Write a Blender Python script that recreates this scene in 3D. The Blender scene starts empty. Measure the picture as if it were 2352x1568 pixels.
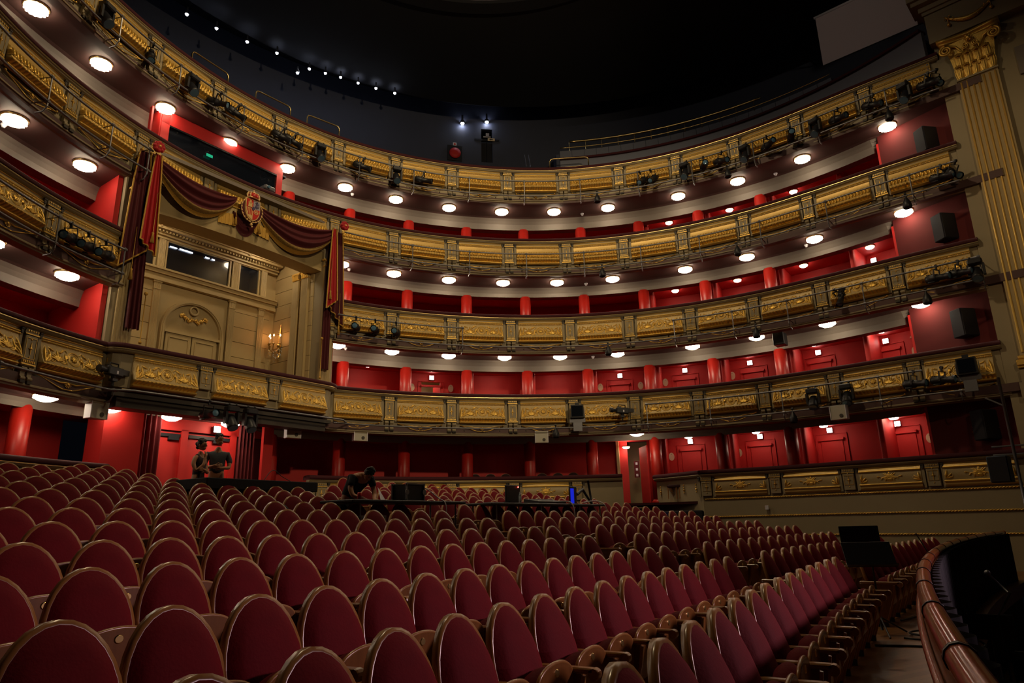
import bpy, math, random
import numpy as np
from mathutils import Vector, Matrix
EXPOSURE=0.0; CRYSTAL=26; OPAL=30
random.seed(7)
SC=bpy.context.scene
COL=SC.collection
# ------------------------------------------------------------------ camera, world, exposure, stage lamps
F_PX=1542.4; PITCH=math.radians(15.1714); ROLL=math.radians(-1.3083); CAMZ=1.42
cd=bpy.data.cameras.new('camera'); cam=bpy.data.objects.new('camera',cd); COL.objects.link(cam)
cd.sensor_width=36; cd.lens=36*F_PX/2352; cd.clip_start=.05; cd.clip_end=200
_f=Vector((0,math.cos(PITCH),math.sin(PITCH))); _r=Vector((1,0,0)); _u=Vector((0,-math.sin(PITCH),math.cos(PITCH)))
_r2=_r*math.cos(ROLL)+_u*math.sin(ROLL); _u2=_u*math.cos(ROLL)-_r*math.sin(ROLL)
_m=Matrix((_r2,_u2,-_f)).transposed().to_4x4(); _m.translation=(0,0,CAMZ); cam.matrix_world=_m
SC.camera=cam
w=bpy.data.worlds.new('world'); SC.world=w; w.use_nodes=True
w.node_tree.nodes['Background'].inputs[0].default_value=(.25,.3,.5,1); w.node_tree.nodes['Background'].inputs[1].default_value=.004
SC.view_settings.view_transform='Standard'; SC.view_settings.look='None'; SC.view_settings.gamma=1; SC.view_settings.use_curve_mapping=False
SC.view_settings.exposure=EXPOSURE
cy=SC.cycles
cy.max_bounces=5; cy.diffuse_bounces=3; cy.glossy_bounces=3; cy.transmission_bounces=2; cy.use_denoising=True; cy.sample_clamp_indirect=4; cy.caustics_reflective=False; cy.caustics_refractive=False
try: cy.use_light_tree=True
except Exception: pass
CX,CY=1.36,11.87
AX=np.array([.817,-.576]); AX/=np.linalg.norm(AX); NX=np.array([-AX[1],AX[0]])
def HP(A,L,z=0): return Vector((CX-AX[0]*A+NX[0]*L, CY-AX[1]*A+NX[1]*L, z))
def RG(ang,R,z=0): a=math.radians(ang); return Vector((CX+R*math.cos(a),CY+R*math.sin(a),z))
AXDEG=math.degrees(math.atan2(-AX[1],-AX[0]))      # world angle of the hall axis towards the royal box (144.8)
def spot(name,loc,target,power,col,size,blend=.5,rad=.15):
    l=bpy.data.lights.new(name,'SPOT'); l.energy=power; l.color=col; l.spot_size=math.radians(size); l.spot_blend=blend; l.shadow_soft_size=rad
    o=bpy.data.objects.new(name,l); COL.objects.link(o); o.location=loc
    o.rotation_euler=(Vector(target)-Vector(loc)).to_track_quat('-Z','Y').to_euler(); return o
spot('stage_lamp_centre',HP(-13,2,5),HP(-3.2,-5,.7),2600,(1,.66,.74),34,1.0,.35)
spot('stage_lamp_left',HP(-13,-6,12),HP(4,3,11.8),5000,(1,.76,.45),60,.7,.3)
spot('stage_lamp_right',HP(-12,-7,11),HP(-6.5,11,9),1100,(1,.70,.38),38,.8,.2)
spot('oculus_lamp',HP(2.3,0,19.4),HP(2.3,0,0),2000,(1,.76,.44),150,.35,.5)
spot('gallery_fill_warm',HP(0,-6,18.6),HP(0,14,16.5),500,(1,.84,.62),60,.8,.3)  # added fill that brightens the right gallery, no fixture hangs there
# ------------------------------------------------------------------ materials
def mat(name,col,rough=.5,metal=0,emit=0,ecol=None,sheen=0,sheencol=None,bump=0,bscale=30,coat=0,noise=0,nscale=4,col2=None,spec=.5):
    m=bpy.data.materials.new(name); m.use_nodes=True; nt=m.node_tree; b=nt.nodes['Principled BSDF']
    b.inputs['Base Color'].default_value=(*col,1); b.inputs['Roughness'].default_value=rough; b.inputs['Metallic'].default_value=metal
    b.inputs['Specular IOR Level'].default_value=spec
    if emit: b.inputs['Emission Color'].default_value=(*(ecol or col),1); b.inputs['Emission Strength'].default_value=emit
    if sheen:
        b.inputs['Sheen Weight'].default_value=sheen; b.inputs['Sheen Tint'].default_value=(*(sheencol or col),1); b.inputs['Sheen Roughness'].default_value=.4
    if coat: b.inputs['Coat Weight'].default_value=coat; b.inputs['Coat Roughness'].default_value=.15
    if bump or noise:
        tc=nt.nodes.new('ShaderNodeTexCoord')
    if bump:
        n=nt.nodes.new('ShaderNodeTexNoise'); n.inputs['Scale'].default_value=bscale; n.inputs['Detail'].default_value=3
        bp=nt.nodes.new('ShaderNodeBump'); bp.inputs['Strength'].default_value=bump; bp.inputs['Distance'].default_value=.02
        nt.links.new(tc.outputs['Object'],n.inputs['Vector']); nt.links.new(n.outputs['Fac'],bp.inputs['Height']); nt.links.new(bp.outputs['Normal'],b.inputs['Normal'])
    if noise:
        n=nt.nodes.new('ShaderNodeTexNoise'); n.inputs['Scale'].default_value=nscale; n.inputs['Detail'].default_value=4
        mx=nt.nodes.new('ShaderNodeMix'); mx.data_type='RGBA'
        mx.inputs[6].default_value=(*col,1); c2=col2 or tuple(c*(1-noise) for c in col); mx.inputs[7].default_value=(*c2,1)
        nt.links.new(tc.outputs['Object'],n.inputs['Vector']); nt.links.new(n.outputs['Fac'],mx.inputs[0]); nt.links.new(mx.outputs[2],b.inputs['Base Color'])
    return m
def mat_relief():
    m=bpy.data.materials.new('gilded_relief'); m.use_nodes=True; nt=m.node_tree; b=nt.nodes['Principled BSDF']
    at=nt.nodes.new('ShaderNodeAttribute'); at.attribute_name='gilt'
    mx=nt.nodes.new('ShaderNodeMix'); mx.data_type='RGBA'; mx.inputs[6].default_value=(.42,.32,.16,1); mx.inputs[7].default_value=(.85,.53,.11,1)
    nt.links.new(at.outputs['Fac'],mx.inputs[0]); nt.links.new(mx.outputs[2],b.inputs['Base Color'])
    mm=nt.nodes.new('ShaderNodeMath'); mm.operation='MULTIPLY'; mm.inputs[1].default_value=.7; nt.links.new(at.outputs['Fac'],mm.inputs[0]); nt.links.new(mm.outputs[0],b.inputs['Metallic'])
    b.inputs['Roughness'].default_value=.4
    tc=nt.nodes.new('ShaderNodeTexCoord'); n=nt.nodes.new('ShaderNodeTexNoise'); n.inputs['Scale'].default_value=55
    bp=nt.nodes.new('ShaderNodeBump'); bp.inputs['Strength'].default_value=.35; bp.inputs['Distance'].default_value=.01
    nt.links.new(tc.outputs['Object'],n.inputs['Vector']); nt.links.new(n.outputs['Fac'],bp.inputs['Height']); nt.links.new(bp.outputs['Normal'],b.inputs['Normal'])
    return m
def mat_planks(name,c1,c2,scale,rough,rot=0,wide=.09):
    m=bpy.data.materials.new(name); m.use_nodes=True; nt=m.node_tree; b=nt.nodes['Principled BSDF']
    tc=nt.nodes.new('ShaderNodeTexCoord'); mp=nt.nodes.new('ShaderNodeMapping'); mp.inputs['Rotation'].default_value=(0,0,rot)
    br=nt.nodes.new('ShaderNodeTexBrick'); br.inputs['Color1'].default_value=(*c1,1); br.inputs['Color2'].default_value=(*c2,1); br.inputs['Mortar'].default_value=(c1[0]*.25,c1[1]*.25,c1[2]*.25,1)
    br.inputs['Scale'].default_value=1; br.inputs['Brick Width'].default_value=1.1; br.inputs['Row Height'].default_value=wide; br.inputs['Mortar Size'].default_value=.002
    ns=nt.nodes.new('ShaderNodeTexNoise'); mp2=nt.nodes.new('ShaderNodeMapping'); mp2.inputs['Rotation'].default_value=(0,0,rot); mp2.inputs['Scale'].default_value=(scale*.15,scale,1)
    mx=nt.nodes.new('ShaderNodeMix'); mx.data_type='RGBA'; mx.blend_type='MULTIPLY'; mx.inputs[0].default_value=.6
    L=nt.links.new
    L(tc.outputs['Object'],mp.inputs['Vector']); L(mp.outputs[0],br.inputs['Vector']); L(tc.outputs['Object'],mp2.inputs['Vector']); L(mp2.outputs[0],ns.inputs['Vector'])
    L(br.outputs['Color'],mx.inputs[6]); L(ns.outputs['Color'],mx.inputs[7]); L(mx.outputs[2],b.inputs['Base Color']); b.inputs['Roughness'].default_value=rough
    return m
def mat_wood(name,c1,c2,rough=.3):
    m=bpy.data.materials.new(name); m.use_nodes=True; nt=m.node_tree; b=nt.nodes['Principled BSDF']
    tc=nt.nodes.new('ShaderNodeTexCoord'); mp=nt.nodes.new('ShaderNodeMapping'); mp.inputs['Scale'].default_value=(14,14,2)
    ns=nt.nodes.new('ShaderNodeTexNoise'); ns.inputs['Scale'].default_value=2; ns.inputs['Detail'].default_value=6
    mx=nt.nodes.new('ShaderNodeMix'); mx.data_type='RGBA'; mx.inputs[6].default_value=(*c1,1); mx.inputs[7].default_value=(*c2,1)
    L=nt.links.new; L(tc.outputs['Object'],mp.inputs['Vector']); L(mp.outputs[0],ns.inputs['Vector']); L(ns.outputs['Fac'],mx.inputs[0]); L(mx.outputs[2],b.inputs['Base Color'])
    b.inputs['Roughness'].default_value=rough; b.inputs['Coat Weight'].default_value=.3; b.inputs['Coat Roughness'].default_value=.2
    return m
M={}
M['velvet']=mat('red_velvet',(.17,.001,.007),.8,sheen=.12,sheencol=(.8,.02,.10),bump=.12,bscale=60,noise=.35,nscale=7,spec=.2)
M['seatwood']=mat_wood('seat_wood',(.27,.105,.022),(.15,.052,.012),.32)
M['rimwood']=mat_wood('rim_wood',(.42,.2,.055),(.26,.11,.03),.28)
M['brass']=mat('brass',(.8,.6,.25),.3,1)
M['gold']=mat('gilding',(.82,.52,.12),.42,.75,bump=.3,bscale=40)
M['relief']=mat_relief()
M['cream']=mat('cream_paint',(.36,.29,.17),.55,noise=.15,nscale=2)
M['stone']=mat('ivory_stone',(.5,.37,.17),.5,noise=.2,nscale=1.5)
M['scroll']=mat('aged_scroll_paint',(.055,.045,.035),.6)
M['rail']=mat('maroon_rail_velvet',(.05,.002,.006),.85,sheen=.12,sheencol=(.4,.02,.05))
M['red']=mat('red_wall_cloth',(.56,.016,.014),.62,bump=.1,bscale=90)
M['redcol']=mat('red_column_paint',(.42,.012,.006),.42)
M['darkred']=mat('dark_red_curtain',(.11,.004,.008),.85,sheen=.3,sheencol=(.4,.02,.04))
M['drapered']=mat('scarlet_drape',(.42,.008,.012),.7,sheen=.6,sheencol=(.8,.06,.08))
M['drapedark']=mat('wine_drape',(.075,.003,.007),.8,sheen=.3,sheencol=(.4,.02,.04))
M['fringe']=mat('gold_fringe',(.62,.36,.06),.5,.35,bump=.8,bscale=80)
M['braid']=mat('gold_braid',(.5,.32,.08),.5,.5,bump=1,bscale=45,noise=.6,nscale=25,col2=(.1,.05,.015))
M['soffit']=mat('plum_soffit_paint',(.095,.045,.04),.6)
M['band']=mat('grey_beige_plaster',(.20,.165,.135),.6)
M['darkceil']=mat('black_ceiling_paint',(.010,.011,.016),.85)
M['gal']=mat('slate_blue_wall_panel',(.045,.052,.085),.7,noise=.2,nscale=1)
M['galpar']=mat('blue_grey_parapet_panel',(.17,.18,.23),.6)
M['bayred']=mat('shaded_maroon_cloth',(.10,.004,.005),.85)  # maroon taken darker to paint in the shade of the end bay
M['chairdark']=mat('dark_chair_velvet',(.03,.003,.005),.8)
M['oculus']=mat('lavender_grey_plaster',(.30,.27,.36),.6)
M['crystal']=mat('lit_crystal',(1,.93,.8),.3,emit=CRYSTAL,ecol=(1,.82,.58),bump=1,bscale=30)
M['opal']=mat('lit_opal_glass',(1,.95,.85),.3,emit=OPAL,ecol=(1,.84,.62))
M['sign']=mat('lit_exit_sign',(1,.97,.9),.4,emit=9,ecol=(1,.93,.82))
M['led']=mat('cold_white_lamp',(1,1,1),.3,emit=60,ecol=(.8,.85,1))
M['steel']=mat('galvanised_steel',(.22,.22,.24),.45,.7)
M['black']=mat('matt_black_metal',(.012,.012,.016),.45)
M['black2']=mat('black_cloth',(.012,.012,.018),.9)
M['lens']=mat('glass_lens',(.10,.2,.3),.08,0,coat=1)
M['white']=mat('white_card',(.75,.73,.8),.6)
M['plaque']=mat('cream_plaque',(.72,.58,.38),.5)
M['floor']=mat_planks('oak_floor',(.33,.15,.045),(.24,.10,.03),26,.35,math.radians(-28))
M['carpet']=mat('dark_red_carpet',(.05,.006,.008),.95)
M['handwood']=mat_wood('polished_rail_wood',(.36,.07,.02),(.25,.04,.012),.16)
M['screen']=mat('projection_screen_cloth',(.62,.55,.6),.8)
M['skin']=mat('skin',(.5,.24,.13),.55); M['hair']=mat('black_hair',(.012,.009,.008),.6)
M['tee']=mat('grey_blue_shirt',(.07,.08,.10),.8); M['blouse']=mat('dark_blouse',(.03,.012,.018),.8); M['trousers']=mat('khaki_cloth',(.32,.22,.11),.8)
M['bluescreen']=mat('blue_screen',(.01,.02,.5),.3,emit=.5,ecol=(.01,.03,1)); M['plastic']=mat('clear_plastic',(.5,.6,.65),.1,spec=.8)
M['glassdark']=mat('dark_window_glass',(.006,.008,.014),.04,coat=.6)
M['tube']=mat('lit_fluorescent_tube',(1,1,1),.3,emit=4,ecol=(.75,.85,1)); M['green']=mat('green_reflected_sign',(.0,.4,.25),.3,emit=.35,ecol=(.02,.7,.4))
M['flame']=mat('candle_bulb',(1,.8,.5),.3,emit=45,ecol=(1,.45,.16)); M['candle']=mat('ivory_candle',(.7,.5,.3),.5)
M['shield_red']=mat('heraldic_red',(.55,.02,.012),.45); M['shield_gold']=mat('heraldic_gold',(.9,.6,.25),.4,.4); M['shield_silver']=mat('heraldic_silver',(.42,.38,.42),.4,.3); M['shield_purple']=mat('heraldic_purple',(.07,.05,.12),.5)
M['redcan']=mat('red_can',(.6,.02,.02),.25); M['bluesp']=mat('blue_grey_speaker',(.03,.045,.07),.7); M['speaker']=mat('ivory_speaker',(.5,.47,.38),.5)
M['fog']=mat('mirror_silver',(.7,.6,.6),.15,1); M['tape']=mat('black_rubber',(.01,.01,.01),.6)
# ------------------------------------------------------------------ mesh builder
class MB:
    def __init__(s): s.v=[]; s.f=[]; s.m=[]; s.mi=0; s.x=Matrix.Identity(4)
    def add(s,vs,fs):
        o=len(s.v); s.v+= [s.x@Vector(p) for p in vs]; s.f+=[tuple(i+o for i in f) for f in fs]; s.m+=[s.mi]*len(fs); return s
    def box(s,c,d,rz=0,rx=0):
        R=Matrix.Rotation(rz,4,'Z')@Matrix.Rotation(rx,4,'X'); c=Vector(c); h=[q/2 for q in d]
        vs=[c+R@Vector((sx*h[0],sy*h[1],sz*h[2])) for sx in(-1,1) for sy in(-1,1) for sz in(-1,1)]
        return s.add(vs,[(0,1,3,2),(4,6,7,5),(0,4,5,1),(2,3,7,6),(0,2,6,4),(1,5,7,3)])
    def rbox(s,c,d,b,rz=0):
        # box with chamfered edges (octagonal in plan and section)
        h=[q/2 for q in d]; c=Vector(c); R=Matrix.Rotation(rz,4,'Z'); vs=[];fs=[]
        rings=[(-h[2],b),(-h[2]+b,0),(h[2]-b,0),(h[2],b)]
        for z,i in rings:
            x,y=h[0]-i,h[1]-i
            for p in((x-b,y),(x,y-b),(x,-y+b),(x-b,-y),(-x+b,-y),(-x,-y+b),(-x,y-b),(-x+b,y)): vs.append(c+R@Vector((p[0],p[1],z)))
        for r in range(3):
            for i in range(8): j=(i+1)%8; fs.append((r*8+i,(r+1)*8+i,(r+1)*8+j,r*8+j))
        fs.append(tuple(range(8))); fs.append(tuple(reversed(range(24,32))))
        return s.add(vs,fs)
    def tube(s,pts,r,n=8,cap=True,closed=False):
        pts=[Vector(p) for p in pts]; N=len(pts); vs=[];fs=[]
        rr=r if hasattr(r,'__len__') else [r]*N
        prev=None
        for i,p in enumerate(pts):
            t=(pts[(i+1)%N if closed else min(i+1,N-1)]-pts[(i-1)%N if closed else max(i-1,0)])
            if t.length<1e-9: t=Vector((0,0,1))
            t.normalize()
            a=Vector((0,0,1)) if abs(t.z)<.9 else Vector((1,0,0))
            if prev is not None:
                a=prev
            u=(a-t*a.dot(t)); 
            if u.length<1e-6: u=t.orthogonal()
            u.normalize(); w_=t.cross(u); prev=u
            for k in range(n):
                an=2*math.pi*k/n; vs.append(p+(u*math.cos(an)+w_*math.sin(an))*rr[i])
        for i in range(N if closed else N-1):
            j=(i+1)%N
            for k in range(n): l=(k+1)%n; fs.append((i*n+k,j*n+k,j*n+l,i*n+l))
        if cap and not closed: fs.append(tuple(reversed(range(n)))); fs.append(tuple(range((N-1)*n,N*n)))
        return s.add(vs,fs)
    def lathe(s,prof,n=24,c=(0,0,0),axis=None,cap=True):
        c=Vector(c); q=Vector((0,0,1)).rotation_difference(Vector(axis)) if axis else None
        vs=[];fs=[]
        for r,z in prof:
            for k in range(n):
                an=2*math.pi*k/n; p=Vector((r*math.cos(an),r*math.sin(an),z)); vs.append(c+(q@p if q else p))
        for i in range(len(prof)-1):
            for k in range(n): l=(k+1)%n; fs.append((i*n+k,i*n+l,(i+1)*n+l,(i+1)*n+k))
        if cap:
            if prof[0][0]>1e-5: fs.append(tuple(reversed(range(n))))
            if prof[-1][0]>1e-5: fs.append(tuple(range((len(prof)-1)*n,len(prof)*n)))
        return s.add(vs,fs)
    def ball(s,c,r,n=12,sc=(1,1,1)):
        pr=[(max(1e-6,math.sin(math.pi*i/(n//2))) ,-math.cos(math.pi*i/(n//2))) for i in range(n//2+1)]
        c=Vector(c); vs=[];fs=[]
        for rr,z in pr:
            for k in range(n): an=2*math.pi*k/n; vs.append(c+Vector((rr*math.cos(an)*r*sc[0],rr*math.sin(an)*r*sc[1],z*r*sc[2])))
        for i in range(len(pr)-1):
            for k in range(n): l=(k+1)%n; fs.append((i*n+k,i*n+l,(i+1)*n+l,(i+1)*n+k))
        return s.add(vs,fs)
    def prism(s,poly,y0,y1,plane='xz'):
        # extrude a closed 2D polygon; plane 'xz' extrudes along y, 'xy' along z, 'yz' along x
        def P(a,b,t): return {'xz':(a,t,b),'xy':(a,b,t),'yz':(t,a,b)}[plane]
        n=len(poly); vs=[P(a,b,y0) for a,b in poly]+[P(a,b,y1) for a,b in poly]
        fs=[(i,(i+1)%n,n+(i+1)%n,n+i) for i in range(n)]+[tuple(reversed(range(n))),tuple(range(n,2*n))]
        return s.add(vs,fs)
    def grid(s,fn,nu,nv,flip=False):
        vs=[fn(i/nu,j/nv) for j in range(nv+1) for i in range(nu+1)]
        fs=[(j*(nu+1)+i,j*(nu+1)+i+1,(j+1)*(nu+1)+i+1,(j+1)*(nu+1)+i) for j in range(nv) for i in range(nu)]
        if flip: fs=[f[::-1] for f in fs]
        return s.add(vs,fs)
    def build(s,name,mats,parent=None,smooth=False,loc=None,rot=None,wrel=None):
        # wrel: world point that is the origin; vertices were given in world space
        me=bpy.data.meshes.new(name); vs=s.v
        if wrel is not None: vs=[p-wrel for p in vs]
        me.from_pydata([tuple(p) for p in vs],[],s.f)
        for m_ in (mats if isinstance(mats,(list,tuple)) else [mats]): me.materials.append(M[m_] if isinstance(m_,str) else m_)
        if any(s.m): me.polygons.foreach_set('material_index',s.m)
        if smooth: me.polygons.foreach_set('use_smooth',[True]*len(s.f))
        me.update(); o=bpy.data.objects.new(name,me); COL.objects.link(o)
        if parent: o.parent=parent
        if loc is not None: o.location=loc
        elif wrel is not None and parent is None: o.location=wrel
        if rot: o.rotation_euler=rot
        return o
def tag(o,label=None,cat=None,group=None,kind=None):
    if label: o['label']=label
    if cat: o['category']=cat
    if group: o['group']=group
    if kind: o['kind']=kind
    return o
def thing(name,label,cat,loc=(0,0,0),rz=0,group=None):
    o=bpy.data.objects.new(name,None); o.empty_display_size=.1; COL.objects.link(o); o.location=loc; o.rotation_euler=(0,0,rz); return tag(o,label,cat,group)
def struct(name,mb,mats,smooth=False,parent=None):
    o=mb.build(name,mats,parent,smooth)
    if parent is None: o['kind']='structure'
    return o
def copy_tree(o,loc,rz,label,group=None,extra=None):
    r=o.copy(); COL.objects.link(r); r.location=loc
    if isinstance(rz,(int,float)): r.rotation_euler=(0,0,rz)
    else: r.rotation_euler=rz
    r['label']=label
    if group: r['group']=group
    for c in list(o.children):
        d=c.copy(); COL.objects.link(d); d.parent=r
        for g in c.children: e=g.copy(); COL.objects.link(e); e.parent=d
    return r
ORD=['first','second','third','fourth','fifth','sixth','seventh','eighth','ninth','tenth','eleventh','twelfth','thirteenth','fourteenth','fifteenth','sixteenth','seventeenth','eighteenth','nineteenth','twentieth','twenty-first','twenty-second','twenty-third','twenty-fourth','twenty-fifth','twenty-sixth','twenty-seventh','twenty-eighth','twenty-ninth','thirtieth','thirty-first','thirty-second','thirty-third','thirty-fourth','thirty-fifth','thirty-sixth']
# ------------------------------------------------------------------ rail curve (s = bay number, pilasters at whole numbers)
PIL={-5:(11.66,171.56),-4:(11.65,160.95),-3:(11.66,150.25),-2:(11.68,139.46),-1:(11.69,128.76),0:(11.66,118.21),1:(11.62,107.6),2:(11.62,96.93),3:(11.65,86.28),4:(11.66,75.74),5:(11.66,65.19),6:(11.68,54.69),7:(11.75,44.27),8:(12.06,33.97)}
for k in range(1,5): R_,a_=PIL[k]; PIL[-5-k]=(11.66,2*AXDEG-a_)
PT={k:RG(a_,R_) for k,(R_,a_) in PIL.items()}
PT[9]=Vector((12.93,17.24,0)); PT[10]=PT[9]+(PT[9]-PT[8]); PT[-10]=PT[-9]+(PT[-9]-PT[-8])
def rail(s,off=0,z=0):
    k=max(-9,min(8,math.floor(s))); t=s-k
    p0,p1,p2,p3=PT[max(k-1,-10)],PT[k],PT[k+1],PT[min(k+2,10)]
    p=.5*((2*p1)+(p2-p0)*t+(2*p0-5*p1+4*p2-p3)*t*t+(3*p1-p0-3*p2+p3)*t**3)
    d=.5*((p2-p0)+2*(2*p0-5*p1+4*p2-p3)*t+3*(3*p1-p0-3*p2+p3)*t*t); d.normalize()
    n=Vector((d.y,-d.x,0))            # towards the hall (curve runs clockwise: right-hand side)
    if n.dot(Vector((CX,CY,0))-p)<0: n=-n
    q=p+n*off; q.z=z; return q,d,n
def sweep(mb,prof,s0,s1,step=.125,z0=0,closed=False,ends=True,curve=None):
    n=max(1,int(round((s1-s0)/step))); N=len(prof); vs=[];fs=[]
    cv=curve or rail
    for i in range(n+1):
        s=s0+(s1-s0)*i/n
        for d,z in prof: q=cv(s,d,z0+z)[0]; vs.append(q)
    M_=N if closed else N-1
    for i in range(n):
        for j in range(M_): k=(j+1)%N; fs.append((i*N+j,i*N+k,(i+1)*N+k,(i+1)*N+j))
    if closed and ends: fs.append(tuple(range(N))); fs.append(tuple(reversed(range(n*N,n*N+N))))
    return mb.add(vs,fs)
def endang(a_,R_):
    if a_=='GL': return AXDEG+math.degrees(math.asin(3.46/R_))
    if a_=='GR': return AXDEG-math.degrees(math.asin(3.46/R_))
    return a_
def ringsweep(mb,prof,a0,a1,step=2.5,closed=False):
    # prof: (R,z) about the hall centre
    n=max(1,int(round(abs(endang(a1,12.5)-endang(a0,12.5))/step))); N=len(prof); vs=[];fs=[]
    for i in range(n+1):
        for R_,z in prof: b0=endang(a0,R_); a_=b0+(endang(a1,R_)-b0)*i/n; vs.append(RG(a_,R_,z))
    M_=N if closed else N-1
    for i in range(n):
        for j in range(M_): k=(j+1)%N; fs.append((i*N+j,i*N+k,(i+1)*N+k,(i+1)*N+j))
    if closed: fs.append(tuple(range(N))); fs.append(tuple(reversed(range(n*N,n*N+N))))
    return mb.add(vs,fs)
ZN=[2.763,5.602,8.54,11.54,14.517]
TIER=['ground tier','first tier','second tier','third tier','top tier']
# ------------------------------------------------------------------ carved balcony panels
def stroke_field(X,Z,strokes):
    H=np.zeros_like(X)
    for pts,rad in strokes:
        for i in range(len(pts)-1):
            (x0,z0),(x1,z1)=pts[i],pts[i+1]; r0,r1=rad[i],rad[i+1]
            dx,dz=x1-x0,z1-z0; L2=dx*dx+dz*dz+1e-12
            t=np.clip(((X-x0)*dx+(Z-z0)*dz)/L2,0,1); d2=(X-x0-t*dx)**2+(Z-z0-t*dz)**2; r=r0+(r1-r0)*t
            H=np.maximum(H,np.sqrt(np.maximum(0,r*r-d2)))
    return H
def leaf(x,z,a,L,w,bend=0):
    pts=[];rad=[]
    for i in range(6):
        t=i/5; an=a+bend*t; x2=x+math.cos(a+bend*t*.5)*L*t; z2=z+math.sin(a+bend*t*.5)*L*t
        pts.append((x2,z2)); rad.append(w*(.35+1.2*math.sin(math.pi*min(1,t*.85+.1)))*(.5 if i==5 else 1))
    return pts,rad
def spiral(x,z,r,a0,turns,w,sgn=1):
    n=int(14*turns); pts=[];rad=[]
    for i in range(n+1):
        t=i/n; rr=r*(1-.85*t); an=a0+sgn*2*math.pi*turns*t
        pts.append((x+rr*math.cos(an),z+rr*math.sin(an))); rad.append(w*(1-.4*t))
    return pts,rad
def circle(x,z,r,w): return [(x+r*math.cos(2*math.pi*i/20),z+r*math.sin(2*math.pi*i/20)) for i in range(21)],[w]*21
def mirror(S): return S+[([(-x,z) for x,z in p],r) for p,r in S]
def strokes_scroll():
    # x in +-.78, z in 0..-0.44 (0 = top)
    S=[]
    for k in range(7): S.append(leaf(.42,-.36,math.radians(25+k*21.6),.2 if k!=3 else .27,.017))
    S+= [spiral(.30,-.33,.07,math.radians(200),1.5,.014),spiral(.54,-.33,.07,math.radians(-20),1.5,.014,-1)]
    S+= [leaf(.20,-.40,math.radians(70),.28,.016,.6),leaf(.64,-.38,math.radians(110),.28,.016,-.6),leaf(.24,-.08,math.radians(-35),.16,.013,.4),leaf(.62,-.08,math.radians(-145),.16,.013,-.4)]
    S+= [leaf(.76,-.42,math.radians(95),.36,.022,.15),leaf(.74,-.42,math.radians(120),.22,.018),leaf(.70,-.42,math.radians(140),.16,.016)]
    S+= [([(.16,-.1),(.2,-.06),(.28,-.07),(.34,-.14)],[.012]*4)]
    for x,z in((.33,-.14),(.56,-.12),(.68,-.2),(.2,-.18)): S.append(([(x,z),(x+.001,z)],[.02,.02]))
    S=mirror(S)
    S+= [circle(0,-.23,.155,.014),circle(0,-.23,.115,.010)]
    for k in range(7): S.append(leaf(0,-.23,2*math.pi*k/7,.08,.018))
    S.append(([(0,-.23),(.001,-.23)],[.035,.035])); S+= [leaf(.15,-.23,.5,.09,.02),leaf(-.15,-.23,math.pi-.5,.09,.02),leaf(.15,-.23,-.3,.09,.02),leaf(-.15,-.23,math.pi+.3,.09,.02)]
    return S
def strokes_leafy():
    S=[]
    for i in range(17):
        x=-.76+.095*i
        S.append(leaf(x,-.40,math.pi/2,.17+.05*(i%2),.028)); S.append(leaf(x+.047,-.16,-math.pi/2,.14,.018))
        for sg in(1,-1): S.append(leaf(x,-.30,math.pi/2-sg*.75,.12,.012)); S.append(leaf(x,-.40,math.pi/2-sg*1.0,.09,.012))
    return S
def strokes_festoon():
    S=[]
    for k in range(8): S.append(leaf(.02,-.16,math.radians(8+k*20),.13 if k%2 else .2,.010,-.3 if k<4 else .3)); S.append(leaf(.02,-.17,math.radians(-8-k*20),.10,.009))
    S+= [([(.0,-.15),(.12,-.19),(.22,-.15),(.27,-.13)],[.014,.011,.008,.016]),leaf(.18,-.16,-.9,.08,.01),leaf(.1,-.18,-1.3,.09,.01)]
    S+= [leaf(.76,-.26,math.radians(100),.22,.02),leaf(.74,-.26,math.radians(135),.18,.016),leaf(.72,-.26,math.radians(165),.14,.013),spiral(.62,-.2,.05,0,1.3,.008)]
    S.append(([(.3,-.13),(.301,-.13)],[.022,.022]))
    return mirror(S)
PANEL_W=1.60
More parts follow.
